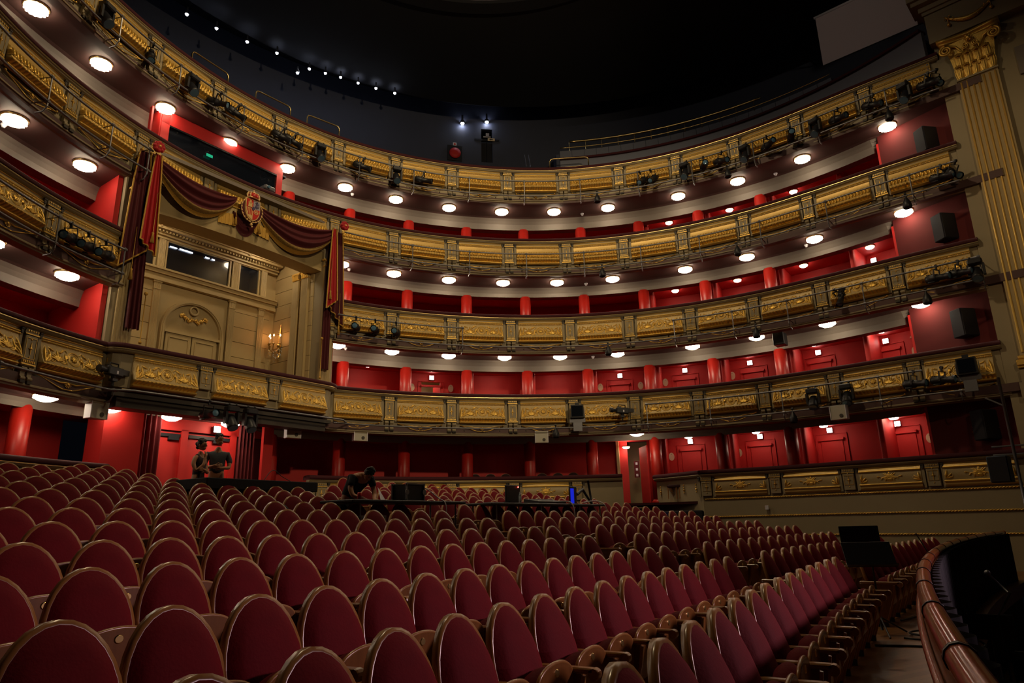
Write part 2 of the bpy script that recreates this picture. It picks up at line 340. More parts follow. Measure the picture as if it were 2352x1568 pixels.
def panel_mesh(kind):
    nx=170
    rows=[]   # (z, y, gilt, relief zone coordinate or None)
    if kind=='festoon':
        prof=[(.0,.02,.1),(-.02,.05,1),(-.10,.05,.25),(-.115,.07,1),(-.15,.07,1),(-.16,.03,.2)]
        rel=(-.16,-.47); h=.07
        tail=[(-.47,.05,.2),(-.475,.10,1),(-.51,.11,1),(-.52,.06,.6),(-.57,.09,.5),(-.63,.04,.5),(-.655,-.04,.3)]
    else:
        prof=[(.0,.02,.15),(-.008,.045,1),(-.02,.045,1),(-.024,.03,.12),(-.085,.03,.12),(-.09,.055,1),(-.112,.06,1),(-.12,.035,.5),(-.135,.035,.3)]
        rel=(-.19,-.65); h=.16
        tail=[(-.65,.205,.9),(-.665,.21,.9),(-.69,.19,.6),(-.715,.14,.45),(-.74,.075,.4),(-.755,.06,.8),(-.76,.115,1),(-.775,.125,1),(-.80,.125,1),(-.815,.07,.7),(-.83,.03,.2)]
    nz=44
    L=[(z,y,g,0) for z,y,g in prof]
    if kind!='festoon': L+= [(-.14,.06,1,2),(-.152,.07,1,2),(-.165,.07,1,2),(-.178,.05,1,2),(-.185,.035,.3,0)]
    for i in range(nz+1):
        t=i/nz; z=rel[0]+(rel[1]-rel[0])*t
        y=.035+(h*t**1.5 if kind!='festoon' else .02*math.sin(math.pi*t)); L.append((z,y,0,1))
    L+= [(z,y,g,3 if kind!='festoon' and -.745<z<-.66 else 0) for z,y,g in tail]
    xs=np.linspace(-PANEL_W/2,PANEL_W/2,nx+1)
    Zr=np.array([l[0] for l in L]); X,Z=np.meshgrid(xs,Zr); Y=np.array([[l[1]]*(nx+1) for l in L]); G=np.array([[l[2]]*(nx+1) for l in L],float)
    T=np.array([l[3] for l in L])
    S={'scroll':strokes_scroll,'leafy':strokes_leafy,'festoon':strokes_festoon}[kind]()
    r=T==1
    Hh=stroke_field(X[r],Z[r]-rel[0]+(0 if kind!='festoon' else 0),S)
    Y[r]+=Hh*1.7; G[r]=np.clip(Hh*110,0,1)
    base={'scroll':.25,'leafy':.55,'festoon':.06}[kind]; G[r]=np.maximum(G[r],base)
    q=T==2; dn=.5+.5*np.sign(np.sin(xs/.04*2*math.pi)); Y[q]+=(dn-1)*.035; G[q]*= .25+.75*dn
    q=T==3; fr=np.abs(np.sin(xs/.10*math.pi)); Y[q]+=(fr-.6)*.03; G[q]=.5+.5*fr
    # shaped ends: the bulge stops in a curved cheek
    vs=[(float(X[i,j]),float(Y[i,j]),float(Z[i,j])) for i in range(len(L)) for j in range(nx+1)]
    fs=[(i*(nx+1)+j,(i+1)*(nx+1)+j,(i+1)*(nx+1)+j+1,i*(nx+1)+j+1) for i in range(len(L)-1) for j in range(nx)]
    g=list(G.ravel())
    for sx,j0 in((0,0),(1,nx)):       # close the cheeks back to the wall
        o=len(vs); x=float(xs[j0])
        for i in range(len(L)): vs.append((x,-.05,float(Zr[i]))); g.append(.12)
        for i in range(len(L)-1):
            a_,b_=i*(nx+1)+j0,(i+1)*(nx+1)+j0; f=(a_,o+i,o+i+1,b_); fs.append(f if sx==0 else f[::-1])
    me=bpy.data.meshes.new('relief_panel'); me.from_pydata(vs,[],fs); me.materials.append(M['relief'])
    at=me.attributes.new('gilt','FLOAT','POINT'); at.data.foreach_set('value',g)
    me.polygons.foreach_set('use_smooth',[True]*len(fs)); me.update(); return me
PANELS={k:panel_mesh(k) for k in('scroll','leafy','festoon')}
def pilaster_mesh(low=True):
    m=MB(); zb=-.80 if low else -.62
    m.mi=0; m.rbox((0,.02,-.06+0),(.34,.10,.11),.01); m.rbox((0,.03,(zb-.14)/2),(.31,.09,-zb-.14),.012)
    m.mi=1; m.box((0,.075,-.12),(.35,.03,.022)); m.box((0,.085,-.20),(.24,.008,.008)); m.box((0,.085,zb+.16),(.24,.008,.008))
    for x in(-.12,.12): m.box((x,.082,(zb-.04)/2),(.008,.008,-zb-.36))
    zc=(zb-.04)/2
    for a_ in range(4): an=a_*math.pi/2; m.tube([(0,.08,zc),(.055*math.cos(an),.09,zc+.1*math.sin(an)*1.3)],[.022,.006],6)
    m.ball((0,.085,zc),.03,8); m.ball((0,.08,zc+.19),.018,8); m.ball((0,.08,zc-.19),.018,8)
    for i in range(5): m.box((-.12+.06*i,.085,-.05),(.03,.02,.025))
    if low:
        for i in range(7): m.box((-.132+.044*i,.085,-.70),(.024,.03,.05))
        m.box((0,.06,-.76),(.35,.07,.03))
    # flat uprights with rolled scroll heads each side
    for sx in(-1,1):
        m.mi=0; m.box((sx*.235,.0,(zb)/2-.02),(.075,.07,-zb))
        m.mi=2; m.tube([(sx*.235-.038,.045,-.03),(sx*.235+.038,.045,-.03)],.034,10)
        m.prism([(sx*.235-.034,-.05),(sx*.235+.034,-.05),(sx*.235+.022,-.13),(sx*.235-.022,-.13)],0,.065)
        if low:
            m.mi=0; 
            for zz,rr in((-.87,.055),(-1.06,.045)): m.tube([(sx*.085-.06,.06,zz),(sx*.085+.06,.06,zz)],rr,12)
            m.box((sx*.085,.03,-.96),(.11,.07,.2)); m.mi=2; m.box((sx*.085,.06,-1.13),(.12,.09,.06))
    me_o=m.build('pilaster',['cream','gold','scroll']); me=me_o.data; bpy.data.objects.remove(me_o); return me
PILM={True:pilaster_mesh(True),False:pilaster_mesh(False)}
def swag_mesh():
    m=MB(); m.mi=0
    for sx in(-1,1):
        m.tube([(sx*.72,.03,-.90),(sx*.30,.04,-1.05),(sx*.13,.04,-1.10)],.014,6); m.ball((sx*.74,.035,-.89),.03,8)
        m.tube([(sx*.13,.04,-1.10),(0,.04,-1.10)],.012,6)
        m.tube([(sx*.72,.03,-.90),(sx*.4,.035,-.93),(sx*.2,.035,-.965),(0,.035,-.95)],[.008,.012,.02,.022],6)
    m.ball((0,.04,-.985),.045,8)
    for k in range(6): a_=math.pi*(k+.5)/6; m.tube([(0,.04,-.98),(.09*math.cos(a_),.045,-.98-.08*math.sin(a_))],[.02,.006],6)
    for x in(-.62,.62): m.mi=1; m.lathe([(.022,0),(.022,.02)],8,(x,.0,-1.06),(0,1,0))
    o=m.build('swag_ornament',['gold','scroll'],smooth=True); me=o.data; bpy.data.objects.remove(o); return me
SWAGM=swag_mesh()
def place(name,me,parent,p,n,z):
    o=bpy.data.objects.new(name,me); COL.objects.link(o); o.parent=parent
    o.location=(p.x-parent.location.x,p.y-parent.location.y,z-parent.location.z); o.rotation_euler=(0,0,math.atan2(n.y,n.x)-math.pi/2); return o
RAILP=[(-.34,.08),(-.34,.15),(-.30,.20),(-.2,.215),(.08,.215),(.14,.19),(.155,.14),(.14,.09),(.10,.075),(-.2,.075)]
CORN=[(-.1,.075),(.13,.075),(.135,.055),(.11,.045),(.10,.02),(.07,.0),(.05,-.01),(-.1,-.01)]
def tier_front(t,s0,s1,bays,pils,label,name,low=True,curve=None):
    zn=ZN[t]; base=rail((s0+s1)/2,0,zn-1.3)[0]; P=thing(name,label,'balcony front',base)
    def part(nm,prof,mats,closed=True,z0=zn,smooth=False,step=.125):
        m=MB(); sweep(m,prof,s0,s1,step,z0,closed,curve=curve); o=m.build(nm,mats,P,smooth,wrel=base); return o
    part('handrail',RAILP,'rail',smooth=True)
    m=MB(); sweep(m,CORN,s0,s1,.125,zn,True,curve=curve); m.build('cornice',['cream'],P,wrel=base)
    m=MB(); sweep(m,[(.128,.078),(.14,.078),(.14,.066),(.128,.066)],s0,s1,.125,zn,True,curve=curve); m.build('cornice_fillet',['brass'],P,wrel=base)
    hb=-1.19 if low else -.66
    part('backing_wall',[(-.04,.0),(-.04,hb),(-.16,hb),(-.16,.0)],'cream')
    if low: part('base_moulding',[(-.06,-1.15),(.05,-1.15),(.07,-1.17),(.07,-1.20),(.03,-1.22),(.03,-1.25),(-.16,-1.28),(-.16,-1.15)],'cream')
    kind='festoon' if t==0 else('scroll' if t<3 else 'leafy')
    cv=curve or rail
    for s in bays:
        p,d,n=cv(s,0,0); 
        if curve is None: pc=(rail(s-.5)[0]+rail(s+.5)[0])/2; p=p*.72+pc*.28; 
        place('relief_panel',PANELS[kind],P,p,n,zn)
        if low: place('swag_ornament',SWAGM,P,p,n,zn)
    for s in pils: p,d,n=cv(s,0,0); place('pilaster',PILM[low],P,p,n,zn)
    return P
mid=lambda a,b:[k+.5 for k in range(a,b)]
tier_front(4,-8,9,mid(-8,9),range(-7,9),'gilded front of the uppermost balcony, running the whole width of the hall','balcony_front')
tier_front(3,-8,9,mid(-8,9),range(-7,9),'gilded front of the third balcony, passing above the royal box drapes','balcony_front')
tier_front(2,-8,-4,mid(-8,-4),range(-7,-4),'gilded front of the second balcony, short stretch left of the royal box','balcony_front')
tier_front(2,-1,9,mid(-1,9),range(-1,9),'gilded front of the second balcony, long stretch right of the royal box','balcony_front')
tier_front(1,-8,-4.02,mid(-8,-4),range(-7,-4),'gilded front of the lowest raised balcony, left of the royal box','balcony_front')
tier_front(1,-.98,9,mid(-1,9),range(0,9),'gilded front of the lowest raised balcony, right of the royal box','balcony_front')
# straight, slightly projecting front of the royal box
def bow(s,off=0,z=0):   # s = lateral position (0..1 over the front) with rounded corners
    pts=[(11.32,-3.40),(11.15,-3.40),(10.98,-3.33),(10.88,-3.15),(10.86,-2.9)]+[(10.86,-2.9+5.8*i/12) for i in range(1,13)]+[(10.88,3.1),(10.98,3.28),(11.15,3.36),(11.30,3.36)]
    n_=len(pts)-1; f=max(0,min(n_-1e-6,s*n_)); i=int(f); t=f-i
    A=pts[i][0]*(1-t)+pts[i+1][0]*t; L=pts[i][1]*(1-t)+pts[i+1][1]*t
    j0,j1=max(i-1,0),min(i+2,n_); dA,dL=pts[j1][0]-pts[j0][0],pts[j1][1]-pts[j0][1]
    d=(HP(dA,dL)-HP(0,0)).normalized(); n=Vector((d.y,-d.x,0))
    q=HP(A,L)+n*off; q.z=z; return q,d,n
def tfront_royal():
    zn=ZN[1]; base=HP(11,0,zn-1.3); P=thing('balcony_front','gilded straight balcony front projecting below the royal box opening','balcony front',base)
    for nm,prof,mt in(('handrail',RAILP,'rail'),('cornice',CORN,'cream'),('cornice_fillet',[(.128,.078),(.14,.078),(.14,.066),(.128,.066)],'brass'),('backing_wall',[(-.04,.0),(-.04,-.84),(-.16,-.84),(-.16,.0)],'cream')):
        m=MB(); sweep(m,prof,0,1,1/40,zn,True,curve=bow); m.build(nm,[mt],P,nm=='handrail',wrel=base)
    _,_,n=bow(.5)
    for L in(-2.08,0,2.08): place('relief_panel',PANELS['scroll'],P,HP(10.86,L),n,zn)
    for L in(-1.04,1.04): place('pilaster',PILM[False],P,HP(10.86,L),n,zn)
    return P
tfront_royal()
tier_front(0,4.93,9,mid(5,9),[5,6,7,8],'low gilded parapet of the right-hand stalls boxes','balcony_front',low=False)
tier_front(0,-1.2,3.72,mid(-1,3)+[3.36] if 0 else mid(-1,3),[-1,0,1,2,3],'low gilded parapet along the back of the stalls, right of the entrance','balcony_front',low=False)
tier_front(0,-8,-3.9,mid(-8,-4),[-7,-6,-5,-4],'low gilded parapet of the left-hand stalls boxes','balcony_front',low=False)
# plain wall with gilded rope mouldings under the right stalls boxes
m=MB(); sweep(m,[(-.02,2.12),(-.02,0),(-.25,0),(-.25,2.12)],4.93,9,.125,0,True); struct('wall_right',m,'cream')
for i,z in enumerate((2.05,1.49,.91)):
    m=MB(); pts=[rail(4.95+ (9-4.95)*k/260,.0,z)[0] for k in range(261)]
    # twisted rope: two strands winding round each other
    for ph in(0,math.pi):
        q=[]
        for k,p in enumerate(pts):
            _,d,n=rail(4.95+(9-4.95)*k/260); an=k*1.35+ph; q.append(p+n*(.012*math.cos(an)+.004)+Vector((0,0,.014*math.sin(an))))
        m.tube(q,.015,5)
    struct('trim_%d'%(i+1),m,'gold',smooth=True)
m=MB(); sweep(m,[(-.02,2.12),(-.02,.4),(-.25,.4),(-.25,2.12)],-8,3.72,.125,0,True); struct('wall_back',m,'cream')
# ------------------------------------------------------------------ shell behind the fronts
FL=[2.0,4.74,7.68,10.62,13.58]         # box floors
SOF=[None,4.45,7.38,10.29,13.24]       # soffit heights
CEI=[4.42,7.22,10.12,13.02]            # ceiling of the boxes behind the columns
BANDB=[4.33,6.98,9.95,12.80]
A1=33.0; A0=200.0; RX1=(-90+AXDEG)     # angular extent
GL,GR=163.2,127.2                      # royal box sides (world angles)
def spans(t): return [(A0,GL),(GR,A1)] if t in(1,2) else [(A0,A1)]
def RFm(an): return 11.62 if an>50 else 11.62+(50-an)**2*.0016
for t in range(1,5):
    z=SOF[t]
    for a0,a1 in ([(A0,A1-12)] if t==4 else ([(A0,'GL'),('GR',A1-12)] if t!=1 else [(A0,'GL'),('GL','GR'),('GR',A1-12)])):
        n_=int(abs(endang(a1,12.5)-endang(a0,12.5))/2.5); vs=[];fs=[]; m=MB()
        for k in range(n_+1):
            ang=lambda R_:endang(a0,R_)+(endang(a1,R_)-endang(a0,R_))*k/n_
            am=ang(12.5); Rf=RFm(am); far=am<35.4
            pr_=[(Rf,z-.02),(Rf+.25,z-.02),(Rf+.26,z+.03),(12.85,z+.03),(12.95,z),(13.02,z-.09),(13.08,z-.2),(13.10,BANDB[t-1]),(13.45,BANDB[t-1]),(13.45,z+.2),(Rf,z+.2)]
            if far: pr_=[(Rf,z-.02),(Rf+.25,z-.02),(Rf+.26,z+.03),(Rf+.9,z+.03),(Rf+1.0,z+.03),(Rf+1.2,z+.03),(Rf+1.4,z+.03),(14.5,z+.03),(14.6,z+.03),(14.6,z+.2),(Rf,z+.2)]
            for R_,zz in pr_: vs.append(RG(ang(R_),R_,zz))
        N=11
        for k in range(n_):
            for j in range(N): l=(j+1)%N; fs.append((k*N+j,k*N+l,(k+1)*N+l,(k+1)*N+j))
        m.add(vs,fs)
        for q in range(len(m.f)):
            am=endang(a0,12.5)+(endang(a1,12.5)-endang(a0,12.5))*(q//N)/n_
            m.m[q]=1 if (q%N) in(4,5,6,7) and am>36 else 0
        struct('ceiling',m,['soffit','band'])
def floor_ring(a0,a1,R0,R1,z,mt='carpet',nm='floor'):
    m=MB(); ringsweep(m,[(R0,z),(R1,z),(R1,z-.08),(R0,z-.08)],a0,a1,2.5,True); return struct(nm,m,mt)
def floor_curve(nm,s0,s1,z,a_cut=None):
    # floor slab from just behind the balcony front to the back walls
    n_=int((s1-s0)*4); m=MB(); vs=[];fs=[]
    for i in range(n_+1):
        q,d,n=rail(s0+(s1-s0)*i/n_,-.17,z); v=(q-Vector((CX,CY,z))).normalized(); q2=Vector((CX,CY,z))+v*15.1
        vs+=[q,q2,q2-Vector((0,0,.08)),q-Vector((0,0,.08))]
    for i in range(n_):
        for j in range(4): l=(j+1)%4; fs.append((i*4+j,i*4+l,i*4+4+l,i*4+4+j))
    m.add(vs,fs); return struct(nm,m,'carpet')
for t in range(1,5):
    for s0,s1 in ([(-8,-4.15),(-.85,8.95)] if t in(1,2) else [(-8,8.95)]): floor_curve('floor',s0,s1,FL[t])
floor_curve('floor',-8,-3.7,FL[0]); floor_curve('floor',-1.5,8.95,FL[0])
RB=14.9
# ceilings of the box rooms and the back walls
for t in range(4):
    for a0,a1 in ([(A0,'GL'),('GR',A1)] if t in(1,2) else [(A0,A1)]):
        m=MB(); ringsweep(m,[(13.3,CEI[t]),(15.1,CEI[t]),(15.1,CEI[t]+.08),(13.3,CEI[t]+.08)],a0,a1,2.5,True); struct('ceiling',m,'red' if t else 'red')

P0=rail(4.93,0)[0]; P1=Vector((5.0,24.35,0))
def ret(s,off=0,z=0):
    p=P1+(P0-P1)*s; d=(P0-P1).normalized(); n=Vector((d.y,-d.x,0)); q=p+n*off; q.z=z; return q,d,n
def parapet_return():
    zn=ZN[0]; base=ret(.5,0,zn-1)[0]; P=thing('balcony_front','plain cream end of the right stalls parapet turning back towards the doorway','balcony front',base)
    for nm,prof,mt in(('handrail',RAILP,'rail'),('cornice',CORN,'cream'),('backing_wall',[(-.02,.0),(-.02,-2.75),(-.16,-2.75),(-.16,.0)],'cream')):
        m=MB(); sweep(m,prof,0,1,.2,zn,True,curve=ret); m.build(nm,[mt],P,wrel=base)
    _,_,n=ret(.5)
    for k in range(4):
        p=ret(.1+.26*k)[0]; m=MB(); q=p+n*.01
        for dz in(-.22,-.3,-.38,-.46): m.ball((q.x,q.y,zn+dz),.028 if dz!=-.38 else .04,6)
        m.build('gilded_pendant','gold',P,True,wrel=base)
parapet_return()
# ------------------------------------------------------------------ back walls, partitions, columns, doors
def wallring(nm,a0,a1,R_,z0,z1,mt,th=.12,step=2.5):
    m=MB(); ringsweep(m,[(R_,z0),(R_+th,z0),(R_+th,z1),(R_,z1)],a0,a1,step,True); return struct(nm,m,mt)
for t in range(4):
    if t in(1,2): sp=[(A0,'GL','left'),('GR',A1,'right')]
    elif t==0: sp=[(A0,155.5,'left'),(135.5,78.2,'right'),(75.3,A1,'right')]
    else: sp=[(A0,160.5,'left'),(GR,A1,'right')]
    for a0,a1,nm in sp:
        if t==1 and nm=='right':
            wallring('wall_right',a0,109.45,RB,FL[t],CEI[t],'red'); wallring('wall_right',106.55,a1,RB,FL[t],CEI[t],'red'); wallring('wall_right',109.45,106.55,RB,6.9,CEI[t],'red')
        else: wallring('wall_'+nm,a0,a1,RB,FL[t],CEI[t],'red')
def radial(nm,ang,R0,R1,z0,z1,th,mt):
    m=MB(); p=RG(ang,(R0+R1)/2,(z0+z1)/2); m.box(p,(R1-R0,th,z1-z0),math.radians(ang)); return struct(nm,m,mt)
# end wall closing the tiers next to the proscenium
for t in range(4): radial('wall_front',35.2,13.0,15,FL[t],CEI[t] ,.14,'red')
# right of that wall: dark red closing panel between the columns and the proscenium pier, its colour darkened for the bay's shade
pe=rail(8.97)[0]
def vplane(nm,p,q,z0,z1,mt,th=.1):
    p=Vector((p[0],p[1],0)); q=Vector((q[0],q[1],0)); d=(q-p); m=MB(); c=(p+q)/2; m.box((c.x,c.y,(z0+z1)/2),(d.length,th,z1-z0),math.atan2(d.y,d.x)); return struct(nm,m,mt)
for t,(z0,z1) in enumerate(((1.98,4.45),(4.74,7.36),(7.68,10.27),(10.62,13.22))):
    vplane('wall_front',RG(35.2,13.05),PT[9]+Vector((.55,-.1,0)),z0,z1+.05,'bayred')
COLANG=[133.5-10*j for j in range(-0,10)]
LEFTANG=[2*AXDEG-a_ for a_ in(123.5,)]
names={0:'behind the stalls parapet',1:'in the lowest raised balcony',2:'in the second balcony',3:'in the third balcony'}
def column(ang,t,label,group):
    z0,z1=FL[t],BANDB[t]+.03; T=thing('column',label,'column',RG(ang,13.24,z0),math.radians(ang),group)
    m=MB(); m.lathe([(.215,.10),(.212,(z1-z0)*.5),(.208,z1-z0-.0)],28); m.build('shaft','redcol',T,True)
    m=MB(); m.lathe([(.26,0),(.26,.06),(.235,.10),(.215,.13)],28); m.build('base','redcol',T,True)
for t in range(4):
    angs=[133.5-10*j for j in range(9)] if t in(0,3) else [123.5-10*j for j in range(8)]
    angs=[a_ for a_ in angs if a_>40]
    for i,a_ in enumerate(angs):
        column(a_,t,'round red column %s, %s from the left'%(names[t],ORD[i]),'red columns %s'%names[t])
    for i,a_ in enumerate([164.6,175.5,186]) :
        if t in(1,2): continue
        if t==3: continue
        column(a_,t,'round red column left of the entrance curtains %s, %s from the right'%(names[t],ORD[i]),'red columns left of the entrance')
# partitions between the boxes, rounded at their front end
for t in range(4):
    for a_ in ([123.5-10*j for j in range(9)] if t in (1,) else [73.5,63.5,53.5,43.5]):
        if a_<40 : continue
        m=MB(); p0=RG(a_-1.1,13.75); p1=RG(a_-1.0,RB); d=p1-p0; c=(p0+p1)/2
        m.box((c.x,c.y,(FL[t]+CEI[t])/2),(d.length,.16,CEI[t]-FL[t]),math.atan2(d.y,d.x)); m.lathe([(.085,FL[t]),(.085,CEI[t])],16,(p0.x,p0.y,0)); struct('wall_side',m,'red',smooth=False)
# doors of the boxes
DN=[0]
def box_door(ang,t,parent=None,opened=False):
    DN[0]+=1; D=thing('door_%d'%DN[0],None,None,RG(ang,RB,FL[t]),math.radians(ang)-math.pi/2); D['kind']='structure'
    # local: x along wall, -y towards the hall
    H=2.05
    m=MB(); 
    for x in(-.50,.50): m.box((x,-.035,H/2+.05),(.035,.05,H+.1))
    m.box((0,-.03,H+.12),(1.03,.04,.02)); m.build('door_frame','red',D)
    if opened: 
        m=MB(); m.box((.33,.35,H/2),(.035,.62,H),.35); m.build('door_leaf','red',D)
    else:
        m=MB(); m.rbox((0,-.02,H/2),(.72,.05,H-.06),.012); m.build('door_leaf','red',D)
        m=MB(); m.box((.27,-.07,1.0),(.10,.03,.02)); m.build('door_handle','brass',D)
    m=MB(); m.prism([(-.41,H-.03),(.41,H-.03),(.39,H-.11),(-.39,H-.11)],-.10,-.02); m.build('door_header','red',D)
for a_ in(78.67,68.83,59.06,50.0,41.48): box_door(a_,1)
for a_ in(68.94,59.27,50.0,41.36): box_door(a_,0)
box_door(108.0,1,opened=True)
# corridor seen through the open door
m=MB(); p=RG(108,16.3,5.9); m.box(RG(108,16.6,6.0),(.1,2.2,2.6),math.radians(108)); m.box(RG(108,15.8,7.15),(1.6,2.2,.06),math.radians(108)); m.box(RG(112.2,15.8,6.0),(1.6,.08,2.6),math.radians(108)); m.box(RG(103.8,15.8,6.0),(1.6,.08,2.6),math.radians(108)); struct('wall_corridor',m,'stone')
def plaque(ang,z,label,i):
    T=thing('oval_plaque',label,'plaque',RG(ang,RB,z),math.radians(ang)-math.pi/2,'oval plaques beside the box doors')
    m=MB(); m.prism([(.105*math.cos(2*math.pi*k/28),.15*math.sin(2*math.pi*k/28)) for k in range(28)],-.03,0); m.build('disc','plaque',T)
    m=MB(); m.prism([(.012*math.cos(2*math.pi*k/10),.085+.012*math.sin(2*math.pi*k/10)) for k in range(10)],-.034,-.028); m.build('number_mark','scroll',T)
DL=['first','second','third','fourth','last']
plaque(110.92,6.65,'cream oval plaque left of the open box door in the lowest balcony',0)
plaque(104.95,6.66,'cream oval plaque right of the open box door in the lowest balcony',0)
plaque(81.67,6.64,'cream oval plaque left of the first closed box door in the lowest balcony',0)
plaque(75.54,6.61,'cream oval plaque right of the first closed box door in the lowest balcony',0)
for a_,i in((71.79,1),(62.03,2),(52.81,3)): plaque(a_,6.66,'cream oval plaque left of the %s closed box door in the lowest balcony'%ORD[i],0)
plaque(38.37,6.52,'cream oval plaque right of the last box door in the lowest balcony',0)
plaque(71.8,3.76,'cream oval plaque left of the first door in the stalls boxes',0)
for a_,i in((62.25,1),(52.84,2)): plaque(a_,3.76,'cream oval plaque left of the %s door in the stalls boxes'%ORD[i],0)
plaque(38.55,3.72,'cream oval plaque right of the last door in the stalls boxes',0)
T=thing('oval_mirror','small gilt-edged oval mirror above the last oval plaque','mirror',RG(38.37,RB,6.96),math.radians(38.37)-math.pi/2)
m=MB(); m.prism([(.09*math.cos(math.pi*k/14),.09*math.sin(math.pi*k/14)) for k in range(15)],-.03,0); m.build('disc','plaque',T)
def exit_sign(ang,z,label,R_=14.78,w=.15,mt='sign',grp='lit exit signs over the box doors'):
    T=thing('exit_sign',label,'exit sign',RG(ang,R_,z),math.radians(ang)-math.pi/2,grp)
    m=MB(); m.rbox((0,0,0),(w*1.25,.05,w*1.15),.008); m.build('case','black',T)
    m=MB(); m.rbox((0,-.03,0),(w*1.15,.02,w*1.05),.006); m.build('lit_face',mt,T)
    m=MB(); m.box((0,.05,0),(.03,.12,.03)); m.build('bracket','black',T)
for i,(a_,z) in enumerate(((108.0,7.08),(78.56,7.08),(68.73,7.08),(59.3,7.08),(49.97,7.08),(41.42,7.05))): exit_sign(a_,z-.04,'lit white sign over box door in the lowest balcony, %s from the left'%ORD[i])
for i,(a_,z) in enumerate(((68.88,4.3),(59.11,4.3),(49.96,4.3),(41.72,4.28))): exit_sign(a_,z-.02,'lit white sign over door in the stalls boxes, %s from the left'%ORD[i])
exit_sign(41.18,9.86,'lit white sign in the last box of the second balcony')
# ------------------------------------------------------------------ ceiling lights
def make_crystal_light(label,group,loc):
    T=thing('ceiling_light',label,'ceiling light',loc,0,group)
    m=MB(); m.lathe([(.27,.0),(.275,-.02),(.255,-.045),(.24,-.045),(.24,0)],28,cap=False); m.build('brass_ring','brass',T,True)
    m=MB(); n=28
    def f(u,v):
        an=2*math.pi*u; r=.245*math.cos(v*math.pi/2*.97)*(1+.03*(v>0)*math.cos(14*an)); z=-.03-.15*math.sin(v*math.pi/2); return (r*math.cos(an),r*math.sin(an),z)
    m.grid(f,56,8); 
    for k in range(14): an=2*math.pi*k/14; m.ball((.225*math.cos(an),.225*math.sin(an),-.085),.03,6)
    m.build('crystal_shade','crystal',T,True)
    return T
LA=[184,174.8,165.5,155.8,145.8,136,126,117,107.35,97.7,88.1,78.3,65.8,55.6,45.0,32.8]
lp=None
TN={4:'under the uppermost balcony',3:'under the third balcony',2:'under the second balcony',1:'under the lowest raised balcony'}
for t in(4,3,2,1):
    z=SOF[t]+.03; L_=LA
    if t==3: L_=[a_ for a_ in LA if a_>164 or a_<127]
    if t==2: L_=[a_ for a_ in LA if a_>164 or a_<127]
    if t==1: L_=[175,165.7,157.8,149.8,141.6,76.0]
    for i,a_ in enumerate(L_):
        R_=12.3 if a_>40 else 12.62
        lab='lit crystal ceiling light %s, %s from the left'%(TN[t],ORD[i]); g='crystal ceiling lights %s'%TN[t]
        if lp is None: lp=make_crystal_light(lab,g,RG(a_,R_,z))
        else: copy_tree(lp,RG(a_,R_,z),0,lab,g)
def small_light(label,group,loc,r=.14):
    T=thing('box_light',label,'ceiling light',loc,0,group)
    m=MB(); m.lathe([(r+.02,.02),(r+.025,-.005),(r,-.02),(r,.02)],20,cap=False); m.build('rim','brass',T,True)
    m=MB(); m.lathe([(r,-.01),(r*.9,-.05),(r*.6,-.075),(.0001,-.085)],20); m.build('opal_bowl','opal',T,True); return T
sl=None
BL={1:[118.6,108.5,98.58,88.5,78.85,68.8,59.04,49.66,40.74],2:[68.72,59.1,49.4,40.3],3:[68.74,59.07,49.33],0:[68.8,59.1,50,41.2]}
for t in(1,2,3,0):
    for i,a_ in enumerate(BL[t]):
        lab='small lit bowl light inside the boxes %s, %s from the left'%(names[t],ORD[i]); g='bowl lights %s'%names[t]; loc=RG(a_,14.0 if t else 14.15,CEI[t]-.02)
        sl=small_light(lab,g,loc) if sl is None else sl
        if sl.get('label')!=lab: copy_tree(sl,loc,0,lab,g)
copy_tree(sl,RG(108.6,15.4,7.08),0,'small lit bowl light in the corridor beyond the open box door','corridor light')
for t,a_,lab in((1,172,'small lit bowl light inside the left box beside the gilt mirror'),(2,172,'small lit bowl light inside the second balcony, left of the royal box')): copy_tree(sl,RG(a_,13.9,CEI[t]-.02),0,lab,'bowl lights left of the royal box')
# smoke detectors
def detector(label,loc):
    T=thing('smoke_detector',label,'smoke detector',loc,0,'white smoke detectors on the soffits'); m=MB(); m.lathe([(.065,0),(.065,-.03),(.045,-.055),(.04,-.085),(.0001,-.09)],18); m.build('housing','white',T,True)
for t,L_ in((4,[(124,'left'),(83,'middle'),(50,'right')]),(3,[(174,'far left'),(124,'left'),(83,'middle'),(47,'right')]),(2,[(124,'left'),(82.5,'middle'),(46,'right')])):
    for a_,w_ in L_: detector('small white smoke detector %s, at the %s'%(TN[t],w_),RG(a_,12.72,SOF[t]+.03))
# ------------------------------------------------------------------ left partition walls, either side of the royal box
for t in(1,2):
    for sg,ang in((-1,GL-.2),(1,GR+.2)):
        m=MB(); L=3.52*sg
        m.box(HP(13.15,L,(FL[t]+SOF[t+1])/2),(3.5,.12,SOF[t+1]+.04-FL[t]),math.radians(AXDEG)); struct('wall_'+('left' if sg<0 else 'right'),m,'red')
# ------------------------------------------------------------------ royal box
RA=math.radians(AXDEG)
def hbox(m,A,L,z,dA,dL,dz): m.box(HP(A,L,z),(dA,dL,dz),RA)
def fluted(nm,w,z0,z1,depth,flutes,loc,rz,label=None,parent=None,cap=None):
    # local: x across, -y is the face
    m=MB(); n=flutes*8; prof=[(-w/2,0),(-w/2,-depth)]
    mg=w*.08
    for i in range(n+1):
        x=-w/2+mg+(w-2*mg)*i/n; ph=(i/8)%1; prof.append((x,-depth+(.5-.5*math.cos(2*math.pi*ph))**.5*w/flutes*.32))
    prof+=[(w/2,-depth),(w/2,0)]
    m.prism(prof,z0,z1,'xy'); return m
m=MB(); hbox(m,13.82,0,8.2,.2,6.1,6.4); struct('wall_royal_back',m,'stone')
